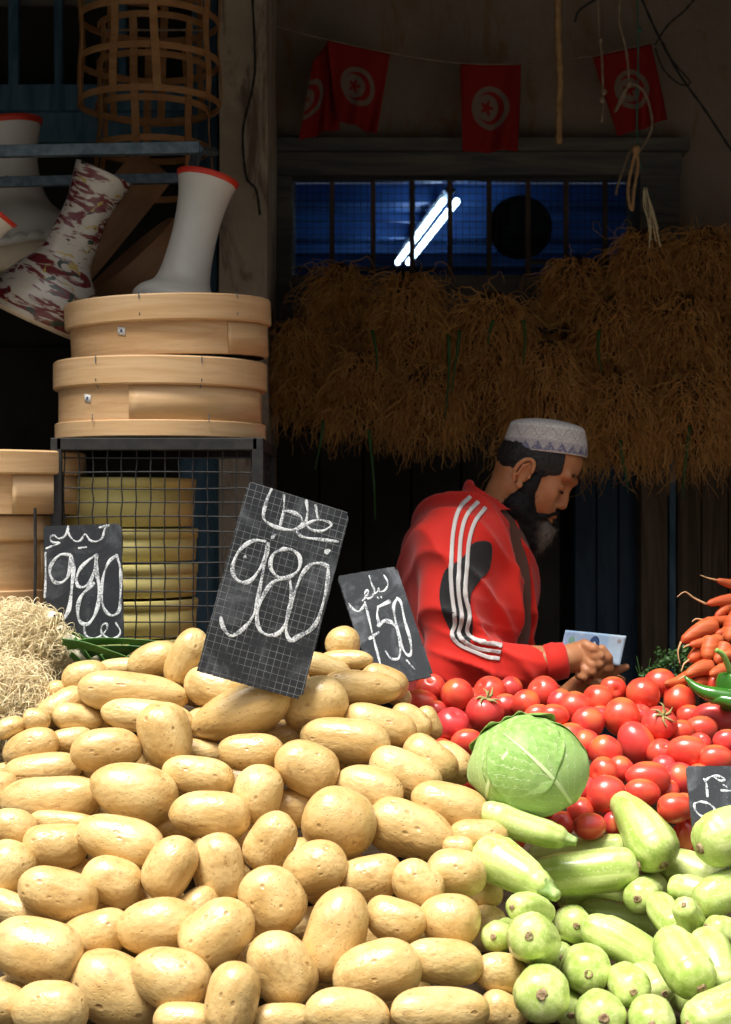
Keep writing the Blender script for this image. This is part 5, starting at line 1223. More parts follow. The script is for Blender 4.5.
# ================================================================== carrots and peppers at right
# fat end px,py ; tip px,py ; fat radius px ; depth ; whisker list px
CAR = [((745,588),(716,580),6,3.02,((716,580),(708,578),(700,575)),'uppermost carrot entering at the right edge, thin root tip pointing left'),
 ((745,600),(706,604),7,3.0,((706,604),(694,598),(685,592),(677,597)),'carrot with a long curved whisker tip, second from the top'),
 ((740,612),(720,640),9,2.97,(),'carrot hanging nearly upright at the right edge, third from the top'), ((744,622),(704,620),7,2.99,((704,620),(696,619),(692,622)),'short carrot pointing left in the middle of the pile'),
 ((716,624),(681,642),10,2.96,((681,642),(678,652),(680,664)),'big orange carrot slanting down to the left, most prominent of the pile'), ((735,618),(728,642),11,2.96,(),'thick carrot standing upright behind the right ones'),
 ((722,640),(689,645),7,2.93,((689,645),(686,646),(683,648)),'slim carrot lying level under the big slanting one'), ((712,642),(706,660),11,2.92,(),'stubby carrot seen end on above the pepper stem'),
 ((726,645),(716,662),9,2.91,(),'short carrot leaning right, beside the curled pepper stem'), ((705,650),(689,660),9,2.93,((689,660),(684,664),(681,672)),'reddish carrot pointing down left with a root hair'),
 ((712,666),(685,676),9,2.90,((685,676),(678,680)),'long carrot lying low on top of the last tomatoes'), ((690,676),(664,684),7,2.93,(),'thin dark carrot lowest left of the pile'), ((728,668),(710,675),8,2.89,(),'small carrot beside the pepper stem, low in the pile'),
 ((706,682),(690,688),7,2.90,(),'small carrot peeping over the green chilli'), ((745,650),(722,655),9,2.90,(),'thick carrot at the right edge above the pepper'), ((735,600),(715,618),7,3.0,((715,618),(710,625)),'small carrot crossing behind the long whisker one'),
 ((745,635),(715,634),8,2.97,(),'carrot at the right edge behind the big slanting one'), ((700,665),(715,672),8,2.93,(),'shaded carrot in the gap low in the pile'), ((730,630),(700,632),8,3.0,(),'shaded carrot behind the big slanting one')]
for k, (fa, tp_, r, Yk, wh, lab) in enumerate(CAR):
    A = P(*fa, Yk + .02); B = P(*tp_, Yk - .01); c = (A + B) / 2; root = empty('carrot', c); tag(root, lab, 'carrot', 'carrots piled at the right edge')
    r_ = r / F * Yk; K = 18; pts = resample(catmull([A, (A + B) / 2 + Vector((0, 0, .004 * math.sin(k * 2.1))), B], 6), K) - np.array(c)
    t = np.linspace(0, 1, K); rad = r_ * (1 - .62 * t ** 1.6); rad[0] *= .5; rad[1] *= .85; rad[-1] *= .25; rad[-2] *= .7
    m = MB(); m.tube([tuple(p) for p in pts], list(rad), 14); m.build('root', MT['carrot'], root, True)
    if wh:
        cu = catmull([P(x, y, Yk - .01 - .004 * i) - c for i, (x, y) in enumerate(wh)], 8); m = MB(); m.tube(cu, list(np.linspace(.0022, .0006, len(cu))), 6); m.build('root_tip', MT['carrothair'], root, True)
m = MB(); rr = random.Random(3)
for k in range(230):
    px = rr.uniform(640, 700); py = rr.gauss(662, 9) - (px - 660) * .25
    if px < 655: py = rr.gauss(680, 5)
    p = P(px, py, rr.uniform(2.99, 3.06)); s = rr.uniform(.003, .0065); a = rr.uniform(0, 6.28); R = Euler((rr.uniform(-.9, .9), rr.uniform(-.9, .9), a)).to_matrix()
    V = [R @ Vector(q) * s + p for q in ((-1, 0, 0), (-.3, 0, .6), (.6, .1, .8), (1.1, 0, 0), (.5, .1, -.7), (-.4, 0, -.5), (0, -.3, 0))]; m.add(V, [(6, i, (i + 1) % 6) for i in range(6)])
for k in range(22):
    x = rr.uniform(645, 690); y = 668 - (x - 660) * .25; m.tube([tuple(P(x, y + 14, 3.04)), tuple(P(x + rr.uniform(-8, 8), y, 3.03)), tuple(P(x + rr.uniform(-14, 14), y - rr.uniform(4, 16), 3.03))], .0011, 4)
o = m.build('carrot_greens', MT['darkleaf']); o['kind'] = 'stuff'; tag(o, 'dark green feathery carrot tops behind the tomatoes and carrots', 'carrot greens')
# chillies and bell pepper
def chilli(label, pts, rs, Yk, stem=None, name='green_chilli'):
    A = [P(x, y, Yk - .01 * i) for i, (x, y) in enumerate(pts)]; c = A[1].copy(); cu = resample(catmull(A, 8), 22) - np.array(c); rad = np.interp(np.linspace(0, 1, 22), np.linspace(0, 1, len(rs)), rs) / F * Yk; rad[0] *= .4
    m = MB(); m.tube([tuple(p) for p in cu], list(rad), 14); o = m.build(name, MT['pepper'], None, True); o.location = c; tag(o, label, 'pepper', 'green peppers on the tomatoes')
    return o, c
chilli('long green chilli, upper one, its thin tip pointing up left at the carrots', [(684, 676), (697, 688), (715, 695), (745, 700)], [1.2, 5, 8, 9, 9], 2.84)
chilli('shorter green chilli at the right edge, below the long one', [(709, 701), (722, 700), (745, 706)], [2.5, 6, 8, 8], 2.82)
root = empty('bell_pepper', P(731, 690, 2.84)); tag(root, 'green bell pepper with a curled pale stem, at the right edge', 'pepper'); lo_ = root.location
V = []; n = 40; prof = [(.001, .030), (.006, .026), (.014, .030), (.020, .026), (.024, .012), (.023, -.008), (.018, -.028), (.010, -.036), (.001, -.032)]
prof = [(p.x, p.y) for p in catmull([(a, b, 0) for a, b in prof], 4)]; V, Fl = lathe([(max(a, .0005), b) for a, b in prof], n); V = np.array(V); an = np.arctan2(V[:, 1], V[:, 0]); V[:, :2] *= (1 + .10 * np.cos(an * 4))[:, None]; mk('fruit', V, Fl, MT['pepper'], root)
cu = catmull([Vector((0, 0, .024)), P(729, 668, 2.83) - lo_, P(723, 655, 2.82) - lo_, P(716, 650, 2.815) - lo_], 8); m = MB(); m.tube(cu, list(np.linspace(.0062, .0042, len(cu))), 10); m.build('stem', MT['pepperstem'], root, True)
# ================================================================== the man
YM = 3.32; MS = YM / F
man = empty('person', (P(480, 512, YM).x, YM, 0)); MX, MZ = man.location.x, CAMZ
tag(man, 'bearded man in a red track jacket and patterned cap, looking down at a banknote', 'person')
def m2(px, py, y=0.0):
    """pixel + depth offset from the man's mid plane -> man space (origin on the floor below him)"""
    p = P(px, py, YM + y); return Vector((p.x - MX, y, p.z))
HC = m2(531, 463, 0.0); PITCH = math.radians(34); YAW = math.radians(-7)
HR = (Matrix.Rotation(YAW, 4, 'Z') @ Matrix.Rotation(PITCH, 4, 'Y'))
HM = Matrix.Translation(HC) @ HR; HMi = HM.inverted()
def h2l(v): return tuple(HMi @ Vector(v))
# --- head and neck
hv = Vol((-.19, -.12, -.24), (.15, .12, .15), .0021)
SKC = HMi @ m2(537.5, 460, 0); SKR = HR.to_3x3().transposed()
hv.ell(tuple(SKC), (.077, .073, .064), .01, R=SKR)
hv.ell((.022, 0, .034), (.068, .062, .056), .02)
hv.ell((.026, 0, -.030), (.060, .056, .072), .03)
for s in (-1, 1):
    hv.cap((.0, s * .046, -.058), (.064, s * .016, -.106), .020, .018, .03)
    hv.ell((.060, s * .044, -.028), (.020, .014, .016), .022)              # cheekbone
    hv.ell((.058, s * .030, -.054), (.028, .022, .024), .02)               # cheek by the mouth
    hv.cap((.090, s * .010, .018), (.076, s * .046, .018), .0095, .008, .014)   # brow
hv.ell((.072, 0, -.104), (.024, .024, .022), .015)
hv.ell((.070, 0, -.066), (.028, .030, .026), .015)
for s in (-1, 1):
    hv.ell((.094, s * .033, -.007), (.014, .020, .010), .012, 'sub')        # socket
    hv.ell((.0725, s * .031, -.008), (.0135, .016, .0115), .004)            # lowered lid
    hv.cap((.0815, s * .020, .0015), (.076, s * .046, .0015), .0016, .0012, .004, 'sub')
hv.cap((.083, 0, .004), (.0945, 0, -.024), .0085, .009, .012)
hv.cap((.0945, 0, -.024), (.0975, 0, -.034), .009, .0110, .006)
for s in (-1, 1):
    hv.ell((.089, s * .0125, -.038), (.011, .008, .0085), .006)
    hv.ell((.096, s * .0070, -.0468), (.004, .0030, .003), .002, 'sub')
    hv.cap((.087, s * .020, -.034), (.080, s * .034, -.062), .0022, .0015, .006, 'sub')
    hv.cap((.098, s * .001, -.0625), (.086, s * .022, -.068), .0048, .0032, .003)
    hv.cap((.096, s * .001, -.0740), (.085, s * .020, -.0715), .0056, .0034, .003)
    hv.cap((.103, 0, -.0683), (.086, s * .022, -.0700), .0010, .0008, .002, 'sub')
nb = HMi @ m2(487, 545, 0.0); nt = Vector((.000, 0, -.045)); hv.cap(nt, nb, .049, .058, .03)
for s in (-1, 1):   # ears
    ex, ez, ey = .001, -.022, s * .0745
    rg = [(ex + (.0155 + .002 * math.cos(t)) * math.cos(t) * -1, ey + s * (.007 + .006 * (math.cos(t) > 0) * math.cos(t)), ez + .027 * math.sin(t)) for t in np.linspace(-1.15, 2.9, 14)]
    hv.chain(rg, [.0036] * 14, .002)
    hv.ell((ex, ey - s * .002, ez), (.016, .008, .026), .004)
    hv.ell((ex + .005, ey + s * .009, ez - .003), (.0075, .006, .011), .003, 'sub')
    hv.chain([(ex - .008, ey + s * .0085, ez - .012), (ex - .0075, ey + s * .0085, ez + .008), (ex - .001, ey + s * .0085, ez + .017)], [.0028] * 3, .003)
    hv.ell((ex + .006, ey + s * .005, ez - .027), (.0075, .0045, .008), .004)
    hv.ell((ex + .0135, ey + s * .006, ez - .004), (.004, .004, .006), .003)
V1, F1 = hv.mesh(); V1 = np.array([HM @ Vector(v) for v in V1])
# --- hands, forearms
def hand_vol():
    v = Vol((.14, -.34, 1.5 - .40), (.34, -.10, 1.5 - .22), .0016)
    return v
def q(px, py, y): return tuple(m2(px, py, y))
v = Vol((.06, -.36, 1.08), (.36, -.08, 1.30), .0017)
yr = -.235                                   # right hand plane (nearest the camera)
v.cap(q(548, 662, yr), q(568, 659, yr), .030, .027, .01)
v.ell(q(580, 657, yr + .004), (.030, .017, .027), .012, R=Matrix.Rotation(math.radians(10), 3, 'Y'))
for (pts, r0) in (([(586,645),(594,649),(600,656),(603,662)], .0088), ([(588,651),(595,657),(599,664),(597,669)], .0088), ([(586,658),(592,665),(592,672),(586,673)], .0085), ([(581,664),(586,671),(584,677),(578,676)], .0076)):
    ys = [yr - .006, yr - .017, yr - .018, yr - .008]
    v.chain([q(px, py, y) for (px, py), y in zip(pts, ys)], [r0 * 1.08, r0, r0 * .92, r0 * .82], .005)
v.chain([q(572, 650, yr + .02), q(584, 645, yr + .030), q(595, 650, yr + .026), q(602, 657, yr + .012)], [.013, .0105, .0095, .0085], .004)     # right thumb behind the note
yl = -.165                                   # left hand, palm up under the note
v.cap(q(560, 705, yl + .03), q(580, 688, yl + .01), .026, .025, .01)
v.ell(q(595, 680, yl), (.033, .028, .017), .012, R=Matrix.Rotation(math.radians(-14), 3, 'Y'))
for (pts, r0, yy) in (([(603,677),(612,673),(620,669),(626,667)], .0085, (-.016, -.022, -.026, -.028)), ([(604,681),(612,680),(618,679),(622,680)], .0085, (0, -.004, -.006, -.008)), ([(600,684),(609,684),(616,684),(620,684)], .008, (.012, .012, .010, .008)), ([(587,681),(592,683),(604,683),(610,685)], .0072, (-.034, -.040, -.042, -.040))):
    v.chain([q(px, py, yl + y) for (px, py), y in zip(pts, yy)], [r0 * 1.08, r0, r0 * .92, r0 * .8], .0025)
v.chain([q(600, 676, yl - .03), q(608, 668, yl - .050), q(607, 658, yl - .056), q(602, 649, yl - .056)], [.013, .0108, .0100, .0085], .005)       # left thumb on top
V2, F2 = v.mesh()
# --- torso under the clothes, arms
tv = Vol((-.28, -.34, .80), (.30, .32, 1.54), .009)
tv.cap(q(468, 560, 0), q(470, 720, 0), .085, .10, .05, ys=.62); 
for s in (-1, 1): tv.ell(tuple(m2(466, 540, s * .15)), (.055, .05, .055), .04)
tv.cap(tuple(m2(488, 548, 0)), tuple(m2(470, 580, 0)), .055, .07, .05)
tv.cap(q(462, 545, -.17), q(462, 660, -.21), .04, .035, .02); tv.cap(q(462, 660, -.21), q(552, 661, yr), .034, .028, .02)
tv.cap(q(468, 545, .17), q(500, 665, .18), .04, .035, .02); tv.cap(q(500, 665, .18), q(562, 703, yl + .03), .033, .026, .02)
V3, F3 = tv.mesh()
V = np.concatenate([V1, V2, V3]); Fq = np.concatenate([F1, F2 + len(V1), F3 + len(V1) + len(V2)])
mk('body', V, Fq, MT['skin'], man)

# --- hair
hh = Vol((-.13, -.10, -.12), (.12, .10, .14), .0024)
hh.ell(tuple(SKC), (.0825, .0785, .069), .005, R=SKR); hh.ell((.020, 0, .028), (.068, .0685, .060), .01)
X, Y, Z = hh.full(); hh.D = np.maximum(hh.D, X - (.065 - .45 * (Z - .015))).astype(np.float32); hh.D = np.maximum(hh.D, (HC.z + Z * HR[2][2] + X * HR[2][0]) - m2(540, 438, 0).z).astype(np.float32)      # hairline at the temple
d1 = np.maximum(-(X + .030), 0) * 0 + ((-.061 + 1.27 * np.maximum(X + .0435, 0)) - Z); d1 = np.where(X > .004, np.where(X < .040, -.040 - Z, -.010 + 1.0 * (X - .040) - Z), d1)
hh.D = np.maximum(hh.D, d1.astype(np.float32)); Vh, Fh = hh.mesh(); Vh = Vh + (Vh / np.linalg.norm(Vh, axis=1, keepdims=True)) * (vnoise(Vh, 3, 260) * .0016)[:, None]
mk('hair', [HM @ Vector(a) for a in Vh], Fh, MT['hair'], man)
# --- beard: jaw mass, chin tuft, moustache
bv = Vol((-.05, -.10, -.22), (.13, .10, .02), .0026)
for s in (-1, 1):
    bv.chain([(.028, s * .066, -.004), (.026, s * .064, -.040), (.028, s * .054, -.085), (.050, s * .030, -.115)], [.008, .011, .024, .034], .02)
    bv.chain([(.099, s * .004, -.0555), (.092, s * .018, -.060), (.078, s * .034, -.076)], [.0032, .0038, .009], .005)
    bv.chain([(.040, s * .052, -.068), (.066, s * .034, -.095)], [.012, .016], .015)
bv.ell((.055, 0, -.130), (.042, .042, .044), .02); bv.ell((.088, 0, -.118), (.022, .026, .030), .015); bv.ell((.020, 0, -.125), (.045, .055, .045), .02); bv.ell((.050, 0, -.165), (.042, .034, .032), .02); bv.ell((.000, 0, -.115), (.034, .050, .040), .02)
bv.ell(h2l(m2(541, 530, 0)), (.030, .030, .030), .015); bv.ell(h2l(m2(530, 538, 0)), (.034, .036, .030), .015); bv.ell(h2l(m2(547, 527, 0)), (.016, .022, .020), .01)
bv.ell((.105, 0, -.077), (.016, .022, .0085), .004, 'sub')
Vb, Fb = bv.mesh(); nrmv = vnoise(Vb, 9, 230) * .0020 + vnoise(Vb, 10, 90) * .0020; cb = np.array([.04, 0, -.10]); dv = Vb - cb; dv /= np.linalg.norm(dv, axis=1, keepdims=True); Vb = Vb + dv * nrmv[:, None]
Vbw = np.array([HM @ Vector(a) for a in Vb]); bo = mk('beard', Vbw, Fb, MT['beard'], man)
r = np.random.RandomState(5); low = np.where(Vb[:, 2] < -.045)[0]; pick = r.choice(low, 1900); st = Vb[pick]; dd = dv[pick] * .6 + np.array([.05, 0, -.9]) * .7 + r.normal(size=(1900, 3)) * .35
K = 6; Pt = np.zeros((1900, K, 3)); cur = st - dv[pick] * .002; Ln = r.uniform(.008, .020, 1900)[:, None] / K; w_ = r.normal(size=(1900, 3)) * .3
for k in range(K): Pt[:, k] = cur; w_ = w_ * .6 + r.normal(size=(1900, 3)) * .5; e = dd + w_; e /= np.linalg.norm(e, axis=1, keepdims=True); cur = cur + e * Ln
Vt, Ft = tubes(Pt, np.linspace(.0007, .0003, K)[None] * np.ones((1900, 1)), 3); Vt = np.c_[Vt, np.ones(len(Vt))] @ np.array(HM).T; o = mk('beard_strands', Vt[:, :3], Ft, MT['beard'], bo); o['kind'] = 'stuff'
for s_ in (-1, 1):
    cu = [HM @ Vector(p) for p in ((.0845, s_ * .018, -.0125), (.0865, s_ * .030, -.0165), (.079, s_ * .045, -.0145))]; m = MB(); m.tube(catmull(cu, 6), .0016, 6); m.build('lash_shadow_line', MT['hair'], man, True)  # black tube draws the eye's shadow line together with the lashes
# eyebrow; lash shadow line above
for s in (-1, 1):
    n = 60; a = r.rand(n); st = np.stack([.1000 - .018 * a ** 1.6, s * (.012 + .036 * a), .021 + .004 * np.sin(a * 3) + r.normal(size=n) * .0015], 1); e = np.stack([.2 - a * .4, s * (.8 + a * 0), .3 + r.normal(size=n) * .3], 1); e /= np.linalg.norm(e, axis=1, keepdims=True)
    Pt = st[:, None] + e[:, None] * np.linspace(0, .007, 4)[None, :, None]; Vt, Ft = tubes(Pt, np.full((n, 4), .0005), 3); Vt = np.c_[Vt, np.ones(len(Vt))] @ np.array(HM).T; mk('eyebrow', Vt[:, :3], Ft, MT['hair'], man)
# --- cap
CC = m2(544.5, 453.5, 0.0); rx, ry = .0845, .080
prof = [(.97, 0.0), (1.0, .0015), (1.0, .008), (.985, .020), (.955, .034), (.905, .048), (.875, .054), (.80, .0595), (.60, .064), (.35, .0675), (.1, .069), (.003, .069)]
cu = catmull([(a, b, 0) for a, b in prof], 4); V, Fl = lathe([(p.x, p.y) for p in cu], 64); V = np.array(V); V[:, 0] *= rx; V[:, 1] *= ry; V += (vnoise(V, 2, 55) * .0012)[:, None] * np.array([1, 1, .5])
o = mk('cap', V, Fl, MT['cap'], man); o.location = CC; o.rotation_euler = (math.radians(0), math.radians(6.5), YAW * 0); md = o.modifiers.new('t', 'SOLIDIFY'); md.thickness = .002

# --- jacket
jv = Vol((-.32, -.36, .74), (.30, .34, 1.60), .0055)
ty = .60
jv.cap(q(466, 556, 0), q(465, 600, 0), .108, .118, .05, ys=ty); jv.cap(q(465, 600, 0), q(462, 720, 0), .118, .125, .05, ys=ty)
jv.cap(q(486, 520, 0), q(466, 560, 0), .066, .10, .06, ys=.75)
jv.ell(q(508, 600, 0), (.052, .12, .13), .05); 
for s in (-1, 1): jv.ell(tuple(m2(458 + (2 if s > 0 else 0), 543, s * .155)), (.066, .060, .068), .055)
jv.ell(q(440, 560, -.03), (.055, .14, .10), .05)
sy = -.185
jv.cap(q(458, 545, -.165), q(452, 600, sy - .015), .062, .060, .03); jv.cap(q(452, 600, sy - .015), q(456, 658, sy - .03), .060, .056, .03)
jv.cap(q(456, 660, sy - .03), q(520, 667, sy - .045), .054, .042, .03); jv.cap(q(520, 667, sy - .045), q(550, 663, yr), .040, .032, .02)
jv.cap(q(466, 545, .165), q(498, 660, .18), .060, .055, .03); jv.cap(q(498, 660, .18), q(545, 708, yl + .05), .050, .030, .02)
# folds on sleeve and body
# hollow: neck opening, front opening, inside
na = m2(494, 530, 0); nz = (m2(520, 478, 0) - na); nz.normalize()
X, Y, Z = jv.full(); dx, dy_, dz = X - na.x, Y, Z - na.z; t = dx * nz.x + dz * nz.z; px_, pz_ = dx - t * nz.x, dz - t * nz.z; rad = np.sqrt(px_ ** 2 + (Y * .95) ** 2 + pz_ ** 2)
side = dx * nz.z - dz * nz.x      # + = front
Rn = .070 + .10 * np.clip(-t, 0, .1) - .012 * (side / .07)
coll = np.maximum(np.abs(rad - Rn) - .0055, np.maximum(t - (.052 - .16 * side), -t - .04)); jv.D = np.minimum(jv.D, coll.astype(np.float32))
inner = np.maximum(rad - (Rn - .005), -t - .03).astype(np.float32); jv.D = np.maximum(jv.D, -inner)
fa = math.radians(-38); u = (X - q(480, 600, 0)[0]) * math.cos(fa) + Y * math.sin(fa); w_ = -(X - q(480, 600, 0)[0]) * math.sin(fa) + Y * math.cos(fa)
slot = np.maximum(np.maximum(np.abs(w_ + .036) - (.020 + .09 * np.clip(1.44 - Z, 0, .22)), .03 - u), Z - 1.50).astype(np.float32); jv.D = np.maximum(jv.D, -slot)
jv.D = np.maximum(jv.D, (.80 - Z + 0 * X + 0 * Y).astype(np.float32))
# sleeve mouths
Vj, Fj = jv.mesh(); me_ = mk('tmp', Vj, Fj); nj = np.empty(len(Vj) * 3, np.float32); me_.data.vertices.foreach_get('normal', nj); nj = nj.reshape(-1, 3); bpy.data.objects.remove(me_)
def crease(p, d, k, ph): x = p @ np.array(d) * k + ph + 1.1 * vnoise(p, int(k), 9); return (1 - np.abs(np.sin(x))) ** 2.2
arm = np.clip((Vj[:, 0] - .03) / .05, 0, 1) * np.clip((1.30 - Vj[:, 2]) / .05, 0, 1)
sl = np.clip((-.10 - Vj[:, 1]) / .05, 0, 1)
fold = (1 - arm) * (crease(Vj, (.8, .3, .35), 26, .4) * .017 + crease(Vj, (.5, .6, .75), 34, 1.7) * .009 - .004) + arm * (crease(Vj, (1, .2, .5), 40, .2) * .012 - .003)
elb = np.exp(-((Vj[:, 0] + .02) ** 2 + (Vj[:, 2] - 1.22) ** 2) / .006) * sl
fold += elb * crease(Vj, (.35, 0, 1), 75, .3) * .015
Vj = Vj + nj * fold[:, None]
jk = mk('track_jacket', Vj, Fj, MT['red'], man); jk['label'] = 'red track jacket with white stripes'
sm = jk.modifiers.new('s', 'SMOOTH'); sm.iterations = 1
# cuffs
for (a, b, r0) in ((q(546, 663, yr - .002), q(566, 660, yr), .0345), (q(548, 709, yl + .045), q(566, 699, yl + .03), .032)):
    d = (Vector(b) - Vector(a)); Lc = d.length; M = Matrix.Translation(Vector(a)) @ d.to_track_quat('Z', 'Y').to_matrix().to_4x4(); V, Fl = lathe([(r0 - .003, -.002), (r0, .002), (r0 + .001, Lc * .5), (r0 - .001, Lc - .002), (r0 - .004, Lc), (r0 - .008, Lc - .001), (r0 - .009, .0)], 40)
    V = np.array(V); an = np.arctan2(V[:, 1], V[:, 0]); V[:, :2] *= (1 + .006 * np.cos(an * 40))[:, None]; mk('cuff', [M @ Vector(x) for x in V], Fl, MT['red'], jk)
# patches sewn on the jacket follow its surface
bvh = BVHTree.FromPolygons([Vector(a) for a in Vj], [tuple(f) for f in Fj])
cml = Vector((-MX, -YM, CAMZ))
def onj(px, py, off=.0012):
    p = m2(px, py, 0); d = (p - cml).normalized(); h = bvh.ray_cast(cml, d)
    if h[0] is None: return None
    n = h[1]
    if n.dot(d) > 0: n = -n
    return h[0] + n * off
def ribbon(name, pts, wpx, mat, off=.0016):
    c2 = catmull([(a, b, 0) for a, b in pts], 10); V = []; last = None; rows = []
    for i, p in enumerate(c2):
        t = (c2[min(i + 1, len(c2) - 1)] - c2[max(0, i - 1)]).normalized(); nrm = Vector((t.y, -t.x, 0)); row = []
        for k in (-1, -.5, 0, .5, 1):
            h = onj(p.x + nrm.x * wpx / 2 * k, p.y + nrm.y * wpx / 2 * k, off)
            if h is None: break
            row.append(h)
        if len(row) == 5: rows.append(row)
    Vv = [x for rw in rows for x in rw]; Fc = [(i * 5 + k, i * 5 + k + 1, (i + 1) * 5 + k + 1, (i + 1) * 5 + k) for i in range(len(rows) - 1) for k in range(4)]
    o = mk(name, Vv, Fc, mat, jk); md = o.modifiers.new('t', 'SOLIDIFY'); md.thickness = .0014; md.offset = 0
def patch(name, poly, mat, off=.0008):
    pl = [Vector((p.x, p.y)) for p in catmull([(a, b, 0) for a, b in poly + [poly[0]]], 4)[:-1]]; xs = [p.x for p in pl]; ys = [p.y for p in pl]; pts = list(pl)
    def ins(x, y):
        c = False; j = len(pl) - 1
        for i in range(len(pl)):
            if (pl[i].y > y) != (pl[j].y > y) and x < (pl[j].x - pl[i].x) * (y - pl[i].y) / (pl[j].y - pl[i].y) + pl[i].x: c = not c
            j = i
        return c
    for x in np.arange(min(xs), max(xs), 1.6):
        for y in np.arange(min(ys), max(ys), 1.6):
            if ins(x, y): pts.append(Vector((x, y)))
    n = len(pl); vo, _, fo, *_r = delaunay_2d_cdt(pts, [(i, (i + 1) % n) for i in range(n)], [list(range(n))], 1, 1e-4)
    V3 = []; bad = set()
    for i, v_ in enumerate(vo):
        h = onj(v_.x, v_.y, off)
        if h is None: bad.add(i); h = Vector((0, 0, 0))
        V3.append(h)
    fo = [f for f in fo if not any(i in bad for i in f) and max((V3[f[0]] - V3[f[1]]).length, (V3[f[1]] - V3[f[2]]).length, (V3[f[2]] - V3[f[0]]).length) < .03]
    o = mk(name, V3, fo, mat, jk); md = o.modifiers.new('t', 'SOLIDIFY'); md.thickness = .001; md.offset = 0
def cr(l): return [(380 + a / 2.611, 400 + b / 2.611) for a, b in l]
patch('black_panel', cr([(186, 430), (168, 450), (156, 500), (160, 545), (178, 590), (200, 625), (232, 640), (242, 600), (240, 560), (236, 510), (262, 470), (286, 440), (290, 375), (246, 372), (225, 400), (205, 420)]), MT['black'])
S1 = cr([(238, 252), (208, 285), (192, 340), (186, 420), (188, 500), (196, 580), (188, 612), (206, 638), (240, 655), (285, 672), (312, 676)])
S2 = cr([(258, 266), (228, 300), (212, 350), (206, 430), (206, 500), (214, 570), (206, 612), (226, 634), (255, 648), (292, 655), (316, 658)])
S3 = cr([(276, 282), (248, 318), (232, 370), (226, 440), (222, 500), (234, 560), (228, 605), (248, 625), (275, 633), (300, 638), (318, 642)])
for s in (S1, S2, S3): ribbon('white_stripe', s, 3.9, MT['stripe'])
#ribbon('zip_edge', cr([(330, 300), (345, 340), (352, 400), (358, 470), (362, 540), (364, 600)]), 1.2, MT['black'])
# shirt below the jacket
sv = Vol((-.16, -.22, .95), (.20, .22, 1.52), .007)
sv.cap(q(470, 556, 0), q(468, 720, 0), .100, .116, .05, ys=.61); sv.cap(q(488, 530, 0), q(472, 570, 0), .062, .085, .05, ys=.75); sv.ell(q(505, 600, 0), (.053, .115, .13), .05)
X, Y, Z = sv.full(); dx, dz = X - na.x, Z - na.z; t = dx * nz.x + dz * nz.z; px_, pz_ = dx - t * nz.x, dz - t * nz.z; rad = np.sqrt(px_ ** 2 + Y ** 2 + pz_ ** 2); sv.D = np.maximum(sv.D, -np.maximum(rad - .058, -t - .03).astype(np.float32))
Vs, Fs = sv.mesh(); Vs += (vnoise(Vs, 8, 70) * .002)[:, None]; mk('brown_shirt', Vs, Fs, MT['brown'], man)
# trousers and shoes down to the floor
tr = Vol((-.22, -.22, .02), (.20, .22, .98), .010)
tr.ell((-.03, 0, .90), (.13, .17, .12), .03)
for s in (-1, 1): tr.cap((-.03, s * .09, .88), (.0, s * .10, .50), .088, .066, .03); tr.cap((.0, s * .10, .50), (-.02, s * .11, .07), .066, .050, .02)
Vt, Ft = tr.mesh(); mk('trousers', Vt, Ft, MT['trouser'], man)
for s in (-1, 1):
    sv = Vol((-.12, s * .11 - .07, -.01), (.22, s * .11 + .07, .14), .006); sv.cap((-.04, s * .11, .045), (.13, s * .12, .035), .040, .034, .02); sv.cap((-.03, s * .11, .06), (-.03, s * .11, .10), .042, .042, .02)
    X, Y, Z = sv.full(); sv.D = np.maximum(sv.D, (.004 - Z + 0 * X + 0 * Y).astype(np.float32)); Vt, Ft = sv.mesh(); mk('shoe', Vt, Ft, MT['leather'], man)
# --- the banknote he holds
Yn = YM - .205; A = P(565.5, 630, Yn); B = P(626.5, 636, Yn - .01); C_ = P(620, 666, Yn - .012)
root = empty('banknote', A); tag(root, 'pale blue banknote with a dark portrait, held in the mans fingers', 'banknote')
ex = (B - A); ey = (C_ - B)
def nt(u, v_, off=0): 
    return ex * u + ey * v_ + Vector((0, .004 * math.sin(u * 3) + .002 * math.sin(v_ * 3) - off, 0))
nu, nv = 24, 12; V = [nt(i / nu, j / nv) for j in range(nv + 1) for i in range(nu + 1)]; n = nu + 1
t = NT('banknote_paper'); uvn = t.n('ShaderNodeTexCoord').outputs['UV']; s8 = t.n('ShaderNodeSeparateXYZ'); t.l(uvn, s8.inputs[0]); u_, v_ = s8.outputs[0], s8.outputs[1]
c_ = t.mix(t.ramp(t.noise(t.scale(uvn, (1, .5, 1)), 6, 4, .6, 1), .3, .7), (.30, .50, .80), (.46, .64, .84)); c_ = t.mix(t.math('MULTIPLY', t.ramp(t.noise(t.scale(uvn, (4, 40, 1)), 4, 2), .55, .62), .35), c_, (.25, .40, .62))
c_ = t.mix(t.math('MULTIPLY', t.ramp(u_, .70, .78), .45), c_, (.66, .74, .80))
o = mk('note_paper', V, [(j * n + i, j * n + i + 1, (j + 1) * n + i + 1, (j + 1) * n + i) for j in range(nv) for i in range(nu)], t.fin(c_, .6, .2), root, uv=[(i / nu, j / nv) for j in range(nv + 1) for i in range(nu + 1)]); md = o.modifiers.new('t', 'SOLIDIFY'); md.thickness = .0003
def disc(name, u, v_, ru, rv, mat, off, seg=24, a0=0, a1=2 * PI):
    V = [nt(u, v_, off)] + [nt(u + ru * math.cos(a0 + (a1 - a0) * k / seg), v_ + rv * math.sin(a0 + (a1 - a0) * k / seg), off) for k in range(seg + 1)]
    mk(name, V, [(0, k + 1, k + 2) for k in range(seg)], mat, root)
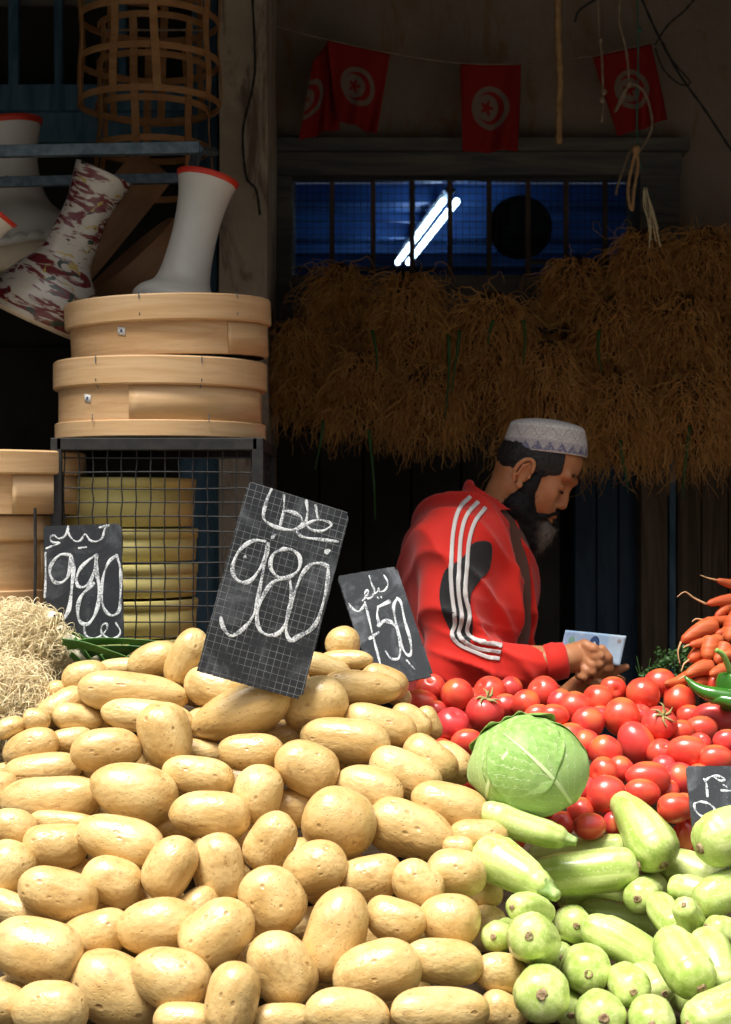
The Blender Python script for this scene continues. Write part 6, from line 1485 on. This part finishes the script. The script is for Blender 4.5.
inkb = simple('banknote_blue_ink', (.02, .05, .16), (.04, .09, .24), 40, .7, 0); inkg = simple('banknote_green_ink', (.20, .42, .38), (.25, .5, .42), 40, .7, 0); inkw = simple('banknote_pale_ink', (.60, .66, .74), (.68, .72, .78), 40, .7, 0); inks = simple('banknote_brown_ink', (.30, .30, .34), (.4, .38, .38), 40, .7, 0)
disc('portrait_hair', .515, .40, .085, .30, inkb, .0006); disc('portrait_face', .515, .45, .034, .16, inkw, .0009); disc('emblem', .14, .32, .05, .14, inkg, .0006); disc('numeral_mark', .905, .20, .035, .07, inks, .0006)
# ================================================================== leave out fillers nothing of which can be seen; name the rest by their neighbour
bpy.context.view_layer.update(); dg = bpy.context.evaluated_depsgraph_get()
O = Vector((0, 0, CAMZ)); used_labels = {}
for b in [b for b in bodies if b['filler']]:
    o = b['obj']; c = Vector(b['C'].mean(0)); ext = max(b['a'], b['b']) / F * b['Y0']; seen = 0; sx = sy = 0
    for i in range(-6, 7):
        for j in range(-6, 7):
            tgt = c + Vector((i / 6 * ext, 0, j / 6 * ext)); d = (tgt - O).normalized(); h = SC.ray_cast(dg, O, d)
            px = CX + d.x / d.y * F; py = CY - d.z / d.y * F
            if h[0] and h[4] == o and 0 <= px < W and 0 <= py < H: seen += 1; sx += px; sy += py
    if not seen: bpy.data.objects.remove(o); b['obj'] = None; continue
    sx /= seen; sy /= seen
    vis = [q for q in bodies if q['kind'] == b['kind'] and not q['filler']]
    qn = min(vis, key=lambda q: math.hypot(q['px'] - sx, q['py'] - sy) - .4 * q.get('a', 0))
    dx, dy = sx - qn['px'], qn['py'] - sy
    side = ('right of' if dx > 0 else 'left of') if abs(dx) > abs(dy) else ('above' if dy > 0 else 'below')
    row = 'bottom row' if qn['row'] == 0 else rowname(qn['row']) + (' row up' if b['kind'] == 'potato' else ' row back')
    if b['kind'] == 'tomato' and qn['row'] == 0: row = 'front row'
    lab = f"half buried {b['kind']} {side} the {rowname(qn['col'])} one from left in the {row}"
    n = used_labels.get(lab, 0); used_labels[lab] = n + 1
    if n: lab = lab.replace('half buried', ['deeply buried', 'mostly covered', 'barely showing', 'shaded', 'small shaded'][min(n - 1, 4)])
    tag(o, lab, b['kind'], b['kind'] + ('s' if b['kind'] == 'potatoo' else 'es') + ' showing in the gaps of the heap')
# the same for deep zucchini and the completely hidden potatoes: drop what the camera position never shows
for b in [b for b in bodies if b['kind'] in ('zucchini', 'potato', 'tomato') and not b['filler']]:
    o = b['obj']; c = Vector(b['C'].mean(0)); ext = (max(b['a'], b['b']) if 'a' in b else 45) / F * b['Y0'] * 1.1; seen = 0
    for i in range(-7, 8):
        for j in range(-7, 8):
            d = (c + Vector((i / 7 * ext, 0, j / 7 * ext)) - O).normalized(); h = SC.ray_cast(dg, O, d)
            if h[0] and (h[4] == o or h[4].parent == o): seen += 1
    if not seen:
        print('hidden', b['kind'], b['px'], b['py'])
        for ch in list(o.children): bpy.data.objects.remove(ch)
        bpy.data.objects.remove(o)
